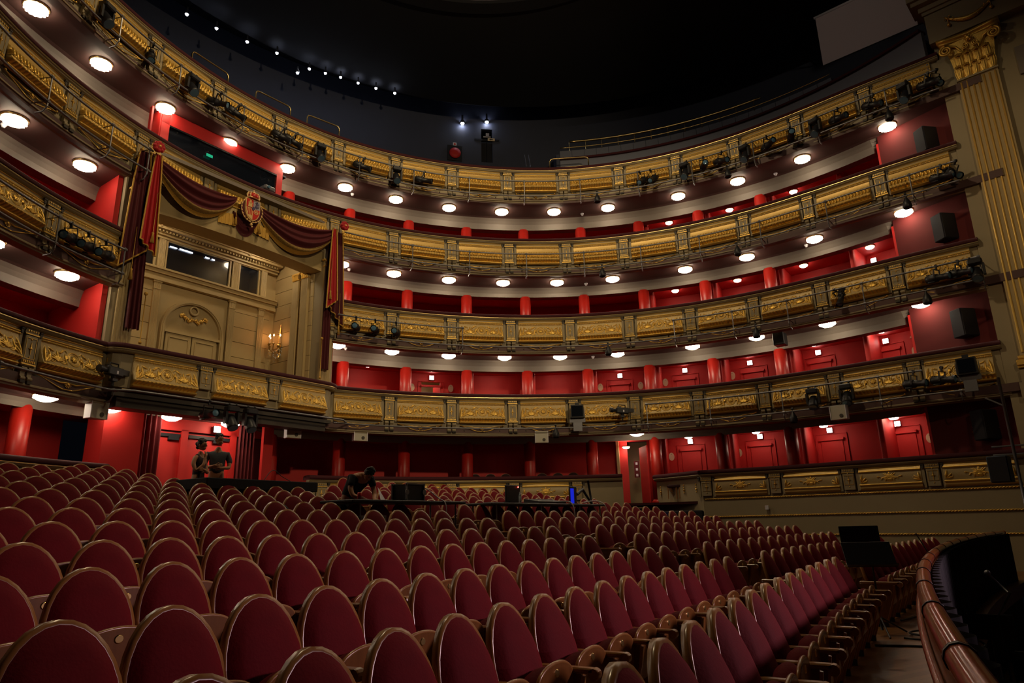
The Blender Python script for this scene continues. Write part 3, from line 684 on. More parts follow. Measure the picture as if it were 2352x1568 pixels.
# coursed stone joints as shallow grooves: courses are separate slabs with gaps
m=MB()
for sg in(-1,1):
    for i in range(11):
        z=4.8+.5*i; hbox(m,12.7,sg*2.90,z+.25,2.05,.09,.485)
struct('wall_royal_side',m,'stone')
m=MB()
for i in range(11):
    z=4.8+.5*i
    if z<8.5:
        hbox(m,13.70,-1.9,z+.25,.05,1.5,.485); hbox(m,13.70,1.9,z+.25,.05,1.5,.485)
    else: hbox(m,13.70,0,z+.25,.05,5.6,.485) if z>9.9 else None
struct('trim_4',m,'stone')
for sg in(-1,1): 
    m=MB(); hbox(m,12.6,sg*3.02,8,2.3,.14,7.2); struct('wall_royal_side',m,'stone')
m=MB(); hbox(m,12.6,0,11.35,2.6,6.2,.1); struct('ceiling',m,'band')
m=MB(); hbox(m,12.6,0,4.7,2.9,6.2,.1); struct('floor',m,'carpet')
M['whitecove']=mat('white_plaster',(.62,.56,.5),.6)
# cove between wall and ceiling
m=MB()
for k in range(5): t_=k/5; hbox(m,13.6-.12*k,0,10.45+.17*k+.08,.25,5.7,.18)
for sg in(-1,1):
    for k in range(5): hbox(m,12.6,sg*(2.86-.06*k),10.45+.17*k+.08,2.2,.12,.18)
struct('ceiling',m,'whitecove')
def royal_part(nm,mb,mt,smooth=False): return struct(nm,mb,mt,smooth)
# arch, doors, ornament
D=thing('door_20',None,None,HP(13.67,0,4.75),RA+math.pi/2); D['kind']='structure'   # local x -> lateral, y-> away? faces hall along +y
D.rotation_euler=(0,0,RA-math.pi/2)   # local +y = back (A direction)
def yy(d): return -d
m=MB(); 
def archpts(r,zc,n=24): return [(r*math.cos(math.pi*i/n),zc+r*math.sin(math.pi*i/n)) for i in range(n+1)]
ro,ri=1.0,.90; zc=2.5
poly=[(ro,0)]+archpts(ro,zc)+[(-ro,0),(-ri,0)]+archpts(ri,zc)[::-1]+[(ri,0)]
def ring_strip(m,ro,ri,zc,y0,y1):
    o=[(ro,0)]+archpts(ro,zc)+[(-ro,0)]; i_=[(ri,0)]+archpts(ri,zc)+[(-ri,0)]; n=len(o); vs=[]
    for (a,b),(c,d_) in zip(o,i_): vs+= [(a,y0,b),(c,y0,d_),(c,y1,d_),(a,y1,b)]
    fs=[]
    for k in range(n-1):
        for j in range(4): l=(j+1)%4; fs.append((k*4+j,k*4+l,(k+1)*4+l,(k+1)*4+j))
    m.add(vs,fs)
ring_strip(m,1.0,.88,zc,-.10,.05); ring_strip(m,.96,.92,zc,-.13,-.08); m.build('arch_frame','stone',D)
m=MB(); m.prism([(-.88,2.44)]+archpts(.88,zc)[::-1]+[(.88,2.44)],.0,.04); m.build('tympanum','stone',D)
for sg in(-1,1):
    m=MB(); m.rbox((sg*.41,-.02,1.2),(.79,.06,2.38),.01)
    for zz,hh in((2.0,.5),(1.45,.28),(.75,.8)):
        for q in((0,hh/2,.6,.035),(0,-hh/2,.6,.035)): m.rbox((sg*.41,-.065,zz+q[1]),(q[2],.03,q[3]),.01)
        for x in(-.3,.3): m.rbox((sg*.41+x,-.065,zz),(.035,.03,hh),.01)
    m.build('door_leaf','stone',D)
m=MB(); m.prism([(-.9,2.38),(.9,2.38),(.88,2.46),(-.88,2.46)],-.1,0); m.build('lintel','stone',D)
T=thing('gilded_ornament','gilded garland and wreath relief above the royal box doors','ornament',HP(13.62,-.02,7.75),RA-math.pi/2)
m=MB(); m.tube([(.13*math.cos(2*math.pi*k/18),-.02,.2+.13*math.sin(2*math.pi*k/18)) for k in range(18)],.03,6,closed=True); m.build('wreath','stone',T,True)
m=MB(); rr=random.Random(3)
for sg in(-1,1):
    for k in range(11):
        x=sg*(.04+.035*k); z=-.1-.05*math.sin(k*.5)+.03*math.sin(k*1.7)+(.006*k); m.ball((x,-.04,z),.035+.015*rr.random(),8); m.tube([(x,-.03,z),(x+sg*.03,-.06,z+(.07 if k%2 else -.08))],[.02,.005],5)
    m.tube([(sg*.39+.05*math.cos(a_/2),-.04,-.02+.05*math.sin(a_/2)) for a_ in range(12)],.014,6)
m.build('garland','gold',T,True)
# pilasters of the back wall: lower order and upper order, entablatures, windows
def hall_fluted(label,A,L,z0,z1,w,depth,fl,face='hall',mt='stone',cat='pilaster',name='fluted_pilaster',caps=True,group=None,capmat='gold',basemat='gold'):
    rz={'hall':RA-math.pi/2,'left':RA+math.pi,'right':RA}[face]
    T=thing(name,label,cat,HP(A,L,z0),rz,group); H=z1-z0
    m=fluted('',w,0,H,depth,fl,None,None); m.build('shaft',mt,T)
    if caps:
        m=MB(); m.rbox((0,-depth/2,.06),(w*1.25,depth*1.5,.12),.01); m.rbox((0,-depth/2,.15),(w*1.15,depth*1.4,.06),.01); m.build('base',basemat,T)
        m=MB(); m.rbox((0,-depth/2,H-.03),(w*1.25,depth*1.5,.06),.01); m.rbox((0,-depth/2,H-.25),(w*1.1,depth*1.3,.035),.008)
        if capmat=='gold':
            for k in range(5):
                x=(-.4+.2*k)*w
                for zz in(-.2,-.12): m.tube([(x,-depth-.01,H+zz-.05),(x,-depth-.03,H+zz+.03),(x,-depth-.05,H+zz+.035)],[.03,.02,.008],6)
            for sg in(-1,1): m.tube([(sg*(w*.5-.02)+.045*math.cos(a_/2.2)*(1-a_/16),-depth-.03,H-.1+.045*math.sin(a_/2.2)*(1-a_/16)) for a_ in range(13)],.013,6)
        m.build('capital',capmat,T)
    return T
pn=['far left','left','right','far right']
for i,L in enumerate((-2.3,-1.22,1.22,2.3)):
    hall_fluted('slim fluted ivory pilaster beside the royal box doors, %s of four'%pn[i],13.66,L,4.75,8.62,.21,.06,5,group='slim pilasters flanking the royal box doors',capmat='stone',basemat='stone')
    hall_fluted('short fluted ivory pilaster between the upper windows of the royal box, %s of four'%pn[i],13.66,L,9.0,9.98,.21,.07,5,group='short pilasters between the upper windows',caps=False)
m=MB(); 
for z,dz,dA in((8.68,.12,.16),(8.79,.10,.12),(8.90,.12,.2),(8.98,.06,.26)): hbox(m,13.72-dA/2,0,z,dA,5.6,dz)
struct('trim_5',m,'stone')
m=MB()
for z,dz,dA in((10.0,.08,.14),(10.09,.10,.22),(10.2,.08,.42),(10.26,.05,.48)): hbox(m,13.72-dA/2,0,z,dA,5.6,dz)
for i in range(52): hbox(m,13.72-.27,-2.7+i*.105,10.13,.1,.05,.06)
struct('trim_6',m,'stone')
# segmental pediment
m=MB(); n=20; 
for y0,rr_,hh in((.46,1.5,.52),(.34,1.36,.44)):
    pts=[(-rr_+2*rr_*i/n, 10.28+hh*(1-((2*i/n-1)**2))) for i in range(n+1)]
    vs=[];fs=[]
    for x,z in pts: vs+=[HP(13.7-y0,x,z),HP(13.7,x,z),HP(13.7-y0,x,z-.1 if hh>.5 else 10.27),HP(13.7,x,z-.1 if hh>.5 else 10.27)]
    for i in range(n): a_=i*4; fs+=[(a_,a_+1,a_+5,a_+4),(a_,a_+4,a_+6,a_+2),(a_+2,a_+6,a_+7,a_+3)]
    m.add(vs,fs)
struct('trim_7',m,'stone')
for i,(l0,l1) in enumerate(((-2.12,-1.4),(-1.06,1.04),(1.38,2.12))):
    Wn=thing('window_%d'%(i+1),None,None,HP(13.66,(l0+l1)/2,9.5),RA-math.pi/2); Wn['kind']='structure'; wd=l1-l0
    m=MB(); m.box((0,0,.46),(wd,.08,.05)); m.box((0,0,-.46),(wd,.08,.05)); m.box((-wd/2,0,0),(.05,.08,.95)); m.box((wd/2,0,0),(.05,.08,.95)); m.build('window_frame','stone',Wn)
    m=MB(); m.box((0,.02,0),(wd-.04,.015,.9)); m.build('glass_pane','glassdark',Wn)
T=thing('tube_light','row of cold white tube lights behind the royal box upper window','light',HP(13.635,-.75,9.78),RA-math.pi/2)
m=MB(); m.box((-.12,0,.02),(.22,.01,.035)); m.box((.28,0,.035),(.42,.01,.04)); m.box((.98,0,.03),(.14,.01,.04)); m.box((1.18,0,.03),(.1,.01,.04)); m.build('tubes','tube',T)
# corner piers of the opening, with fluted fronts
for sg,nm in((-1,'left'),(1,'right')):
    m=MB(); hbox(m,11.62,sg*3.17,7.5,.75,.55,5.7); struct('wall_royal_pier',m,'cream')
    hall_fluted('large fluted golden pilaster on the %s front pier of the royal box'%nm,11.245,sg*3.10,5.35,10.0,.42,.09,6,mt='stone',group=None)
    fc='right' if sg<0 else 'left'
    for A,w_ in((12.5,'inner'),(12.02,'outer')):
        hall_fluted('fluted gilded-capital pilaster on the %s side wall of the royal box, %s of the pair'%(nm,w_),A,sg*2.855,5.0,9.75,.32,.09,6,face=('left' if sg>0 else 'right'))
# beam under the third balcony above the opening
m=MB()
hbox(m,11.5,0,10.0,.3,6.0,.6)
n=24; vs=[];fs=[]
for i in range(n+1):
    L=-2.9+5.8*i/n; z=9.70-.10*(abs(L)/2.9)**2
    for A in(11.35,12.0): vs+=[HP(A,L,z),HP(A,L,10.6)]
for i in range(n): a_=i*4; fs+=[(a_,a_+4,a_+6,a_+2),(a_,a_+1,a_+5,a_+4),(a_+2,a_+6,a_+7,a_+3)]
m.add(vs,fs); struct('trim_8',m,'stone')
copy_tree(lp,HP(12.6,1.75,10.36),0,'lit crystal ceiling light hanging inside the royal box','royal box lights'); 
copy_tree(lp,HP(12.6,-1.75,10.36),0,'lit crystal light inside the royal box, left one','royal box lights')
for L in(-1.75,1.75):
    m=MB(); c=HP(12.6,L,0); m.tube([(c.x,c.y,10.37),(c.x,c.y,11.32)],.02,8); struct('trim_18',m,'brass')
# wall candelabra
def candelabra(label,A,L,z,face):
    T=thing('wall_candelabra',label,'wall light',HP(A,L,z),{'left':RA+math.pi,'right':RA}[face])
    m=MB(); m.tube([(0,-.03,-.5),(0,-.05,0),(0,-.03,.75)],[.02,.05,.02],8); m.ball((0,-.06,.0),.08,10); m.ball((0,-.05,-.4),.05,8)
    arms=[(-.27,-.22),(-.12,-.36),(.12,-.36),(.27,-.22),(0,-.42)]
    for x,y in arms:
        m.tube([(0,-.05,-.1),(x*.5,y*.6,-.28),(x*.95,y,-.2),(x,y,-.02)],.014,6); m.lathe([(.015,-.03),(.05,0),(.045,.015),(.015,.01)],10,(x,y,0))
    m.build('gilt_frame','brass',T,True)
    m=MB()
    for x,y in arms: m.lathe([(.016,0),(.016,.24)],8,(x,y,.01))
    m.build('candles','candle',T)
    for x,y in arms: m=MB(); m.lathe([(.0001,.0),(.022,.025),(.018,.05),(.0001,.085)],8,(x,y,.25)); m.build('candle_bulb','flame',T,True)
    m=MB(); rr=random.Random(5)
    for k in range(40): a_=rr.random()*6.28; r=.05+.25*rr.random(); zz=-.15-.5*rr.random()*(1-r*2); m.ball((r*math.cos(a_),-.2+.2*math.sin(a_)*r*3,zz),.016,6)
    for k in range(8): m.ball((.05*math.cos(k),-.06,.72-.07*k),.016,6)
    m.build('crystal_drops','plastic',T,True)
candelabra('gilt five-branch candle wall light on the right side wall of the royal box',13.2,2.84,7.35,'left')
candelabra('gilt candle wall light on the left side wall of the royal box',13.2,-2.84,7.35,'right')
# gilt mirror on the left box wall
T=thing('gilt_mirror','carved gilt-framed mirror on the red wall of the left box','mirror',RG(169.4,RB-.02,6.0),math.radians(169.4)-math.pi/2)
m=MB(); m.box((0,-.03,.0),(.62,.02,1.0)); m.build('mirror_glass','fog',T)
m=MB()
for x in(-.36,.36):
    m.rbox((x,-.04,0),(.10,.07,1.15),.02)
    for k in range(9): m.ball((x+.03*(1 if x>0 else -1),-.07,-.5+.125*k),.03,8)
m.rbox((0,-.04,.56),(.8,.07,.1),.02)
for k in range(11): t_=k/10; m.ball((-.3+.6*t_,-.06,.62+.16*math.sin(math.pi*t_)),.045,8)
m.ball((0,-.07,.84),.06,8); m.build('gilt_frame','gold',T,True)
# ------------------------------------------------------------------ control booth in the third balcony
BZ0,BZ1=10.6,13.25
m=MB(); 
hbox(m,12.27,-2.62,11.9,.14,.05,2.6)
AB=12.25; l0,l1=-2.35,1.75
hbox(m,AB,(l0+l1)/2,13.05,.12,l1-l0,.42); hbox(m,AB,(l0+l1)/2,11.0,.12,l1-l0,.8); hbox(m,AB,l0+.12,12,.12,.24,2.5); hbox(m,AB,l1-.11,12,.12,.22,2.5)
hbox(m,AB+.6,l1-.05,12,1.3,.1,2.6); hbox(m,AB+.55,l0+.02,12,1.15,.1,2.6); hbox(m,13.3,-2.75,12,.1,.9,2.6)
struct('wall_booth',m,'red')
m=MB(); hbox(m,13.7,0,12,.1,4.6,2.6); hbox(m,12.9,-.2,12.9,1.4,4.2,.05); struct('wall_booth_inner',m,'black2')
Wn=thing('window_4',None,None,HP(AB,(l0+l1)/2,12.1),RA-math.pi/2); Wn['kind']='structure'; wd=l1-l0-.4
m=MB(); m.box((0,-.03,.72),(wd,.05,.05)); m.box((-wd/2,-.03,0),(.04,.05,1.45)); m.box((wd/2,-.03,0),(.04,.05,1.45)); m.build('window_frame','black',Wn)
m=MB(); m.box((0,.0,0),(wd,.012,1.42)); m.build('glass_pane','glassdark',Wn)
T=thing('green_sign','small green lit sign glowing inside the control booth window','sign',HP(12.16,-.85,12.42),RA-math.pi/2)
m=MB(); m.box((0,0,0),(.2,.01,.09)); m.build('lit_face','green',T)
T=thing('projector','small grey projector on the sill of the control booth window','projector',HP(12.0,1.1,11.95),RA-math.pi/2)
m=MB(); m.rbox((0,0,.1),(.4,.3,.16),.03); m.build('body','steel',T); m=MB(); m.lathe([(.05,0),(.05,.06)],12,(-.08,-.15,.1),(0,-1,0)); m.build('lens','lens',T); m=MB(); m.tube([(0,0,.02),(0,0,-.5)],.02,6); m.build('stand','black',T)
# ------------------------------------------------------------------ lighting pipes on the balcony fronts
def pipes(t,label,segs,brk):
    base=rail((segs[0][0]+segs[0][1])/2,.45,ZN[t]-1.4)[0]; T=thing('lighting_pipe_rail',label,'pipe rail',base)
    for s0,s1,off,z in segs:
        n=max(2,int((s1-s0)*8)); m=MB(); m.tube([rail(s0+(s1-s0)*i/n,off,z)[0] for i in range(n+1)],.026,8); m.build('pipe','steel',T,True,wrel=base)
    for s in brk:
        lo=[q for q in segs if q[0]-.01<=s<=q[1]+.01]
        zs=[q[3] for q in lo]; 
        if not zs: continue
        z1,z0=max(zs),min(zs); p,d,n=rail(s,.45)
        m=MB(); a=p+Vector((0,0,z1+.05)); b=p+Vector((0,0,z0-.12)); m.tube([a,b,b-n*.08-Vector((0,0,.12)),b-n*.25-Vector((0,0,.14))],.018,6)
        for z in zs: m.tube([p+Vector((0,0,z))+d*-.04,p+Vector((0,0,z))+d*.04],.04,8); m.tube([p+Vector((0,0,z)),p-n*.42+Vector((0,0,z-.02))],.014,5)
        m.build('hanger','steel',T,False,wrel=base)
pipes(4,'grey steel lighting pipes along the uppermost balcony front',[(-7.5,8.96,.45,13.95),(-7.5,8.96,.45,13.34)],[-6.7,-5.7,-4.7,-3.75,-2.7,-1.7,-.7,.28,1.28,2.28,3.3,4.35,5.3,6.35,7.35,8.3])
pipes(3,'grey steel lighting pipes along the third balcony front, right of the royal drapes',[(-.9,8.96,.45,10.98),(-.9,8.96,.45,10.38)],[.28,1.28,2.28,3.3,4.3,5.3,6.3,7.3,8.4])
pipes(3,'grey steel lighting pipes along the third balcony front, left of the royal drapes',[(-7.5,-4.0,.45,10.98),(-7.5,-4.0,.45,10.38)],[-6.7,-5.5,-4.6,-4.05])
pipes(2,'grey steel lighting pipes along the second balcony front, right of the royal box',[(-.95,1.15,.45,8.08),(4.74,8.98,.45,8.08),(-.95,8.98,.45,7.45)],[1.15,4.75,5.7,6.55,7.6,8.98])
pipes(2,'grey steel lighting pipes along the second balcony front, left of the royal box',[(-7.5,-4.2,.45,8.06),(-7.5,-4.2,.45,7.45)],[-6.2,-5.1,-4.2])
pipes(1,'grey steel lighting pipes along the lowest raised balcony front, right of the royal box',[(4.19,8.12,.45,5.24),(-.95,8.6,.45,4.56)],[4.2,5.2,6.3,7.6,8.5])
pipes(1,'single grey steel pipe under the lowest raised balcony front at the left edge',[(-7.5,-4.05,.45,4.62)],[-5.5,-4.1])
T=thing('lighting_pipe_rail','grey steel pipe running below the straight front of the royal box','pipe rail',HP(10.6,0,4.4))
m=MB(); m.tube([HP(10.75,-3.5,4.62),HP(10.42,-3.0,4.62),HP(10.42,3.3,4.62),HP(10.9,3.9,4.6)],.028,8); m.build('pipe','steel',T,True,wrel=T.location.copy())
# dark steel beam with a gilt line under the royal front
m=MB(); hbox(m,11.25,0,4.42,.5,6.2,.24); hbox(m,11.1,0,4.60,.35,6.5,.1); struct('trim_9',m,'scroll')
# ------------------------------------------------------------------ stage spotlights
def profile_spot():
    T=thing('stage_spotlight','', 'spotlight')
    m=MB(); m.mi=0; m.lathe([(.04,-.30),(.10,-.28),(.115,-.20),(.115,.02),(.085,.05),(.085,.26),(.105,.28),(.105,.36)],14,(0,0,-.34),(0,1,0),cap=False); m.lathe([(.0001,-.30),(.04,-.30)],14,(0,0,-.34),(0,1,0),cap=False)
    for k in range(4): m.box((0,-.24+.06*k,-.225),(.13,.02,.02))
    m.box((.09,-.1,-.46),(.05,.18,.04)); m.build('body','black',T,True)
    m=MB(); m.lathe([(.0001,.02),(.07,.01),(.098,0)],14,(0,.33,-.34),(0,1,0)); m.build('lens','lens',T,True)
    m=MB()
    for sx in(-1,1): m.box((sx*.135,0,-.24),(.012,.04,.26))
    m.box((0,0,-.11),(.28,.04,.012)); m.build('yoke','black',T)
    m=MB(); m.box((0,0,-.05),(.05,.04,.1)); m.tube([(-.03,0,0),(.03,0,0)],.045,8); m.build('clamp','black',T); return T
def moving_head():
    T=thing('moving_head_spotlight','','spotlight')
    m=MB(); m.rbox((0,0,-.13),(.34,.26,.16),.03); m.build('base','black',T)
    m=MB()
    for sx in(-1,1): m.prism([(-.07,-.2),(.07,-.2),(.06,-.52),(-.06,-.52)],sx*.17-.03,sx*.17+.03,'yz')
    m.build('fork','black',T)
    m=MB(); m.lathe([(.06,-.20),(.12,-.16),(.135,0),(.14,.16),(.13,.22)],16,(0,0,-.46),(0,.55,-.83)); m.box((.19,.0,-.36),(.02,.03,.22)); m.build('head','black',T,True)
    m=MB(); m.lathe([(.0001,.225),(.12,.222)],16,(0,0,-.46),(0,.55,-.83)); m.build('lens','lens',T)
    m=MB()
    for sx in(-.1,.1): m.box((sx,0,-.03),(.04,.05,.08)); m.tube([(sx-.02,0,0),(sx+.02,0,0)],.04,8)
    m.build('clamp','black',T); return T
def lantern():
    T=thing('hanging_lantern','','lantern')
    m=MB(); m.lathe([(.02,.02),(.03,-.06),(.05,-.10),(.11,-.22),(.125,-.36),(.10,-.40),(.10,-.36)],10,cap=False); m.lathe([(.0001,.02),(.02,.02)],10,cap=False); m.lathe([(.10,-.37),(.0001,-.37)],10,cap=False); m.build('shade','black',T,True)
    m=MB(); m.tube([(-.03,0,.04),(.03,0,.04)],.04,8); m.build('clamp','black',T); return T
def par_box():
    T=thing('square_floodlight','','floodlight')
    m=MB(); m.prism([(-.24,-.5),(.24,-.5),(.22,-.06),(-.22,-.06)],-.1,.16); m.box((0,.05,-.02),(.14,.1,.1)); m.build('body','black',T)
    m=MB(); m.box((0,.17,-.28),(.38,.02,.36)); m.build('lens','glassdark',T)
    m=MB(); 
    for sx in(-1,1): m.box((sx*.26,0,-.3),(.014,.05,.3))
    m.box((0,0,-.58),(.54,.05,.14)); m.box((0,.0,-.8),(.3,.1,.3)); m.build('frame','steel',T); return T
def video_camera():
    T=thing('video_camera','','camera')
    m=MB(); m.rbox((0,0,0),(.17,.44,.2),.02); m.box((0,-.3,.02),(.13,.18,.13)); m.lathe([(.05,0),(.06,.12),(.085,.14),(.085,.24)],14,(0,.2,0),(0,1,0)); m.build('body','black',T)
    m=MB(); m.tube([(0,-.1,.1),(0,-.1,.19),(0,.14,.19),(0,.16,.1)],.018,6); m.box((.11,.08,.12),(.08,.13,.08)); m.build('handle','black',T)
    m=MB(); m.lathe([(.05,-.16),(.06,-.10)],10); m.tube([(0,0,-.1),(0,0,-.34)],.03,8); m.box((0,0,-.2),(.12,.14,.06)); m.build('mount','black',T)
    m=MB(); m.box((-.088,-.02,-.02),(.005,.05,.07)); m.build('paper_label','white',T); return T
PROTO={}
MK={'P':profile_spot,'M':moving_head,'L':lantern,'B':par_box,'V':video_camera}
def put(kind,s,z,label,yaw=0,pitch=0,group=None,off=.45,pos=None):
    if pos is None: p,d,n=rail(s,off,z); an=math.atan2(n.y,n.x)-math.pi/2
    else: p=Vector(pos); an=RA+math.pi/2
    rot=(pitch,0,an+yaw)
    if kind not in PROTO:
        o=MK[kind](); PROTO[kind]=o; o.location=p; o.rotation_euler=rot; o['label']=label
        if group: o['group']=group
        return o
    return copy_tree(PROTO[kind],p,rot,label,group)
PZ=13.95
T4L=[(-4.93,'M',0,0),(-4.2,'P',.6,-.9),(-3.55,'M',0,0),(-3.09,'P',-.5,-.3),(-2.76,'P',-1.0,-.5),(-2.0,'P',-1.0,-.45),(-1.8,'P',-1.1,-.5),(-1.4,'M',0,0),(-.61,'P',-1.1,-.35),(-.04,'M',0,0),(.47,'P',-1.2,-.2),
 (4.39,'P',.4,-.6),(4.58,'P',.4,-.6),(5.18,'M',.3,0),(5.51,'P',-.4,-.1),(5.83,'P',-1.0,-.3),(6.21,'M',.3,0),(6.59,'P',-.9,0),(6.96,'P',-.4,0),(7.33,'M',.3,0),(7.67,'P',-1.1,-.2),(8.15,'P',-1.2,-.35),(8.54,'M',.4,0),(8.86,'P',-1.2,-.2),(8.97,'P',-.8,-.7)]
kn={'P':'black profile spotlight','M':'black moving-head spotlight'}
cnt={}
for s,k,yw,pt in T4L:
    cnt[k]=cnt.get(k,0)+1; put(k,s,PZ,'%s clamped on the uppermost balcony pipes, %s from the left'%(kn[k],ORD[cnt[k]-1]),-yw,pt,'%ss on the uppermost balcony'%kn[k])
put('L',3.6,13.34,'small black lantern under the middle of the uppermost balcony',0,0); put('L',5.89,13.3,'small black lantern under the right part of the uppermost balcony, left one',0,0); put('L',8.3,13.3,'small black lantern under the uppermost balcony nearest the golden pilaster',0,0)
put('L',3.61,10.38,'small black lantern under the middle of the third balcony'); put('L',5.9,10.38,'small black lantern under the right part of the third balcony'); put('L',8.31,10.38,'small black lantern under the third balcony nearest the golden pilaster')
put('P',8.78,10.98,'black profile spotlight at the right end of the third balcony, left one',1.2,-.15); put('P',8.96,10.98,'black profile spotlight at the right end of the third balcony, right one',.8,-.7)
for i,s in enumerate((-4.94,-4.7,-4.46)): put('P',s,8.06,'black spotlight left of the royal box on the second balcony, %s of three'%ORD[i],-1.2,-.15,'spotlights left of the royal box')
for i,s in enumerate((-.65,-.33,.02)): put('P',s,8.08,'black spotlight just right of the royal drapes on the second balcony, %s of three'%ORD[i],-.5,-.1,'spotlights right of the royal box')
put('L',3.63,7.45,'small black lantern under the middle of the second balcony'); put('L',6.04,7.45,'small black lantern beside a crystal light under the second balcony'); put('L',8.33,7.45,'small black lantern under the second balcony, nearest the right end')
put('P',7.24,8.08,'lone black profile spotlight pointing down on the right of the second balcony',-.3,-1.1)
for i,s in enumerate((8.5,8.75)): put('P',s,8.08,'black profile spotlight at the right end of the second balcony, %s of two'%ORD[i],1.2,-.1)
put('M',8.93,8.08,'black moving-head spotlight at the right end of the second balcony')
put('L',2.68,4.62,'small black lantern under the middle of the lowest raised balcony'); put('L',6.43,4.6,'small black lantern under the right part of the lowest raised balcony')
put('M',6.74,5.22,'black moving-head spotlight on the lowest raised balcony, left of the pair'); put('M',7.19,5.22,'black moving-head spotlight on the lowest raised balcony, right of the pair')
put('B',3.05,5.38,'black square floodlight on the middle of the lowest raised balcony'); put('B',8.62,5.45,'black square floodlight at the right end of the lowest raised balcony')
for i,s in enumerate((8.02,8.34)): put('P',s,5.24,'black profile spotlight at the right end of the lowest balcony, %s of two'%ORD[i],1.2,-.1)
put('V',3.8,5.07,'black video camera on a mount on the lowest balcony, right of centre',-1.2,.05)
put('V',0,0,'black video camera beside the left corner of the royal box front',-1.2,.0,pos=tuple(HP(10.72,-3.35,5.06)))
for i,L in enumerate((-1.1,-.45,.1)): put('M' if i else 'P',0,0,'dark spotlight hanging under the royal box front, %s of three'%ORD[i],0,0,'spotlights under the royal box front',pos=tuple(HP(10.42,L,4.62)))
# ivory loudspeakers under the lowest raised balcony
def loudspeaker(label,p,an,w=.42,h=.40,mt='speaker',group='ivory loudspeakers under the lowest balcony'):
    T=thing('loudspeaker',label,'loudspeaker',p,an,group)
    m=MB(); m.prism([(-w/2,.1),(w/2,.1),(w*.38,-.18),(-w*.38,-.18)],-h/2,h/2,'xy'); m.build('cabinet',mt,T)
    m=MB(); m.lathe([(.055,0),(.055,.012),(.045,.012)],16,(-.08,.1,-.1),(0,1,0)); m.build('driver','scroll',T)
    for sx in(-1,1): m=MB(); m.box((sx*(w/2+.01),.02,0),(.02,.2,h*1.02)); m.build('side_flange','white',T)
    m=MB(); m.tube([(0,-.1,h/2),(0,-.25,h/2+.12),(0,-.3,h/2+.2)],.02,6); m.build('bracket','scroll',T)
for (x,y,z),w_ in (((-9.78,15.55,4.2),'left of the entrance'),((-10.55,12.3,4.2),'cut by the left picture edge'),((-6.74,20.4,4.27),'just right of the entrance'),((-5.0,21.75,4.3),'second right of the entrance'),((.95,23.5,4.31),'below the middle of the balcony'),((9.5,19.5,4.33),'over the right stalls boxes')):
    v_=Vector((CX,CY,0))-Vector((x,y,0)); loudspeaker('small ivory loudspeaker hung under the lowest balcony, %s'%w_,(x,y,z),math.atan2(v_.y,v_.x)-math.pi/2)
def black_speaker(label,p,an,w,h,mt='black2'):
    T=thing('loudspeaker',label,'loudspeaker',p,an)
    m=MB(); m.rbox((0,0,0),(w,.4,h),.02); m.build('cabinet',mt,T); m=MB(); m.box((0,.205,0),(w*.9,.015,h*.93)); m.build('grille','black',T); m=MB(); m.tube([(0,-.2,h*.2),(0,-.45,h*.2)],.03,6); m.build('wall_bracket','steel',T)
for i,(z,lv) in enumerate(((12.3,'third balcony'),(9.45,'second balcony'),(6.55,'lowest raised balcony'),(3.7,'stalls boxes'))):
    p=PT[9]+Vector((-.25,.85,0)); black_speaker('black loudspeaker in the dark bay at the right end of the %s'%lv,(p.x,p.y,z),math.radians(-150)-math.pi/2+1.2,.5,.8)
black_speaker('black loudspeaker on the second balcony soffit, right of centre',tuple(RG(52,12.2,7.1)),math.radians(-128)-math.pi/2,.36,.42,'black')
# tower pole with blue-grey speaker at the right end of the boxes
T=thing('pipe_tower','vertical steel pipe with clamps at the right end of the parapets','pipe',(11.84,16.12,.0))
m=MB(); m.tube([(0,0,0),(0,0,4.6)],.035,8); m.build('pole','steel',T,True); m=MB()
for z in(2.95,2.75): m.tube([(-.3,.3,z),(.5,-.45,z)],.02,6)
m.tube([(0,0,3.9),(-.25,.25,4.15)],.02,6); m.lathe([(.3,0),(.3,.02)],16); m.build('cross_bar','steel',T)
black_speaker('blue-grey loudspeaker fixed in front of the right end of the stalls parapet',(11.67,16.45,2.42),math.radians(-137)-math.pi/2,.42,.62,'bluesp')
# ------------------------------------------------------------------ proscenium pier, pilaster, entablature
dv=Vector((math.cos(math.radians(-43)),math.sin(math.radians(-43)),0)); nv=Vector((dv.y,-dv.x,0))*1.0   # towards the hall
if nv.dot(Vector((CX,CY,0))-PT[9])<0: nv=-nv
PANG=math.atan2(dv.y,dv.x)
def pbox(m,a,b,d0,d1,z0,z1): c=PT[9]+dv*((a+b)/2)+nv*((d0+d1)/2); m.box((c.x,c.y,(z0+z1)/2),(b-a,abs(d1-d0),z1-z0),PANG)
m=MB(); pbox(m,-.05,5,-.5,0,0,14.95); struct('wall_proscenium',m,'cream')
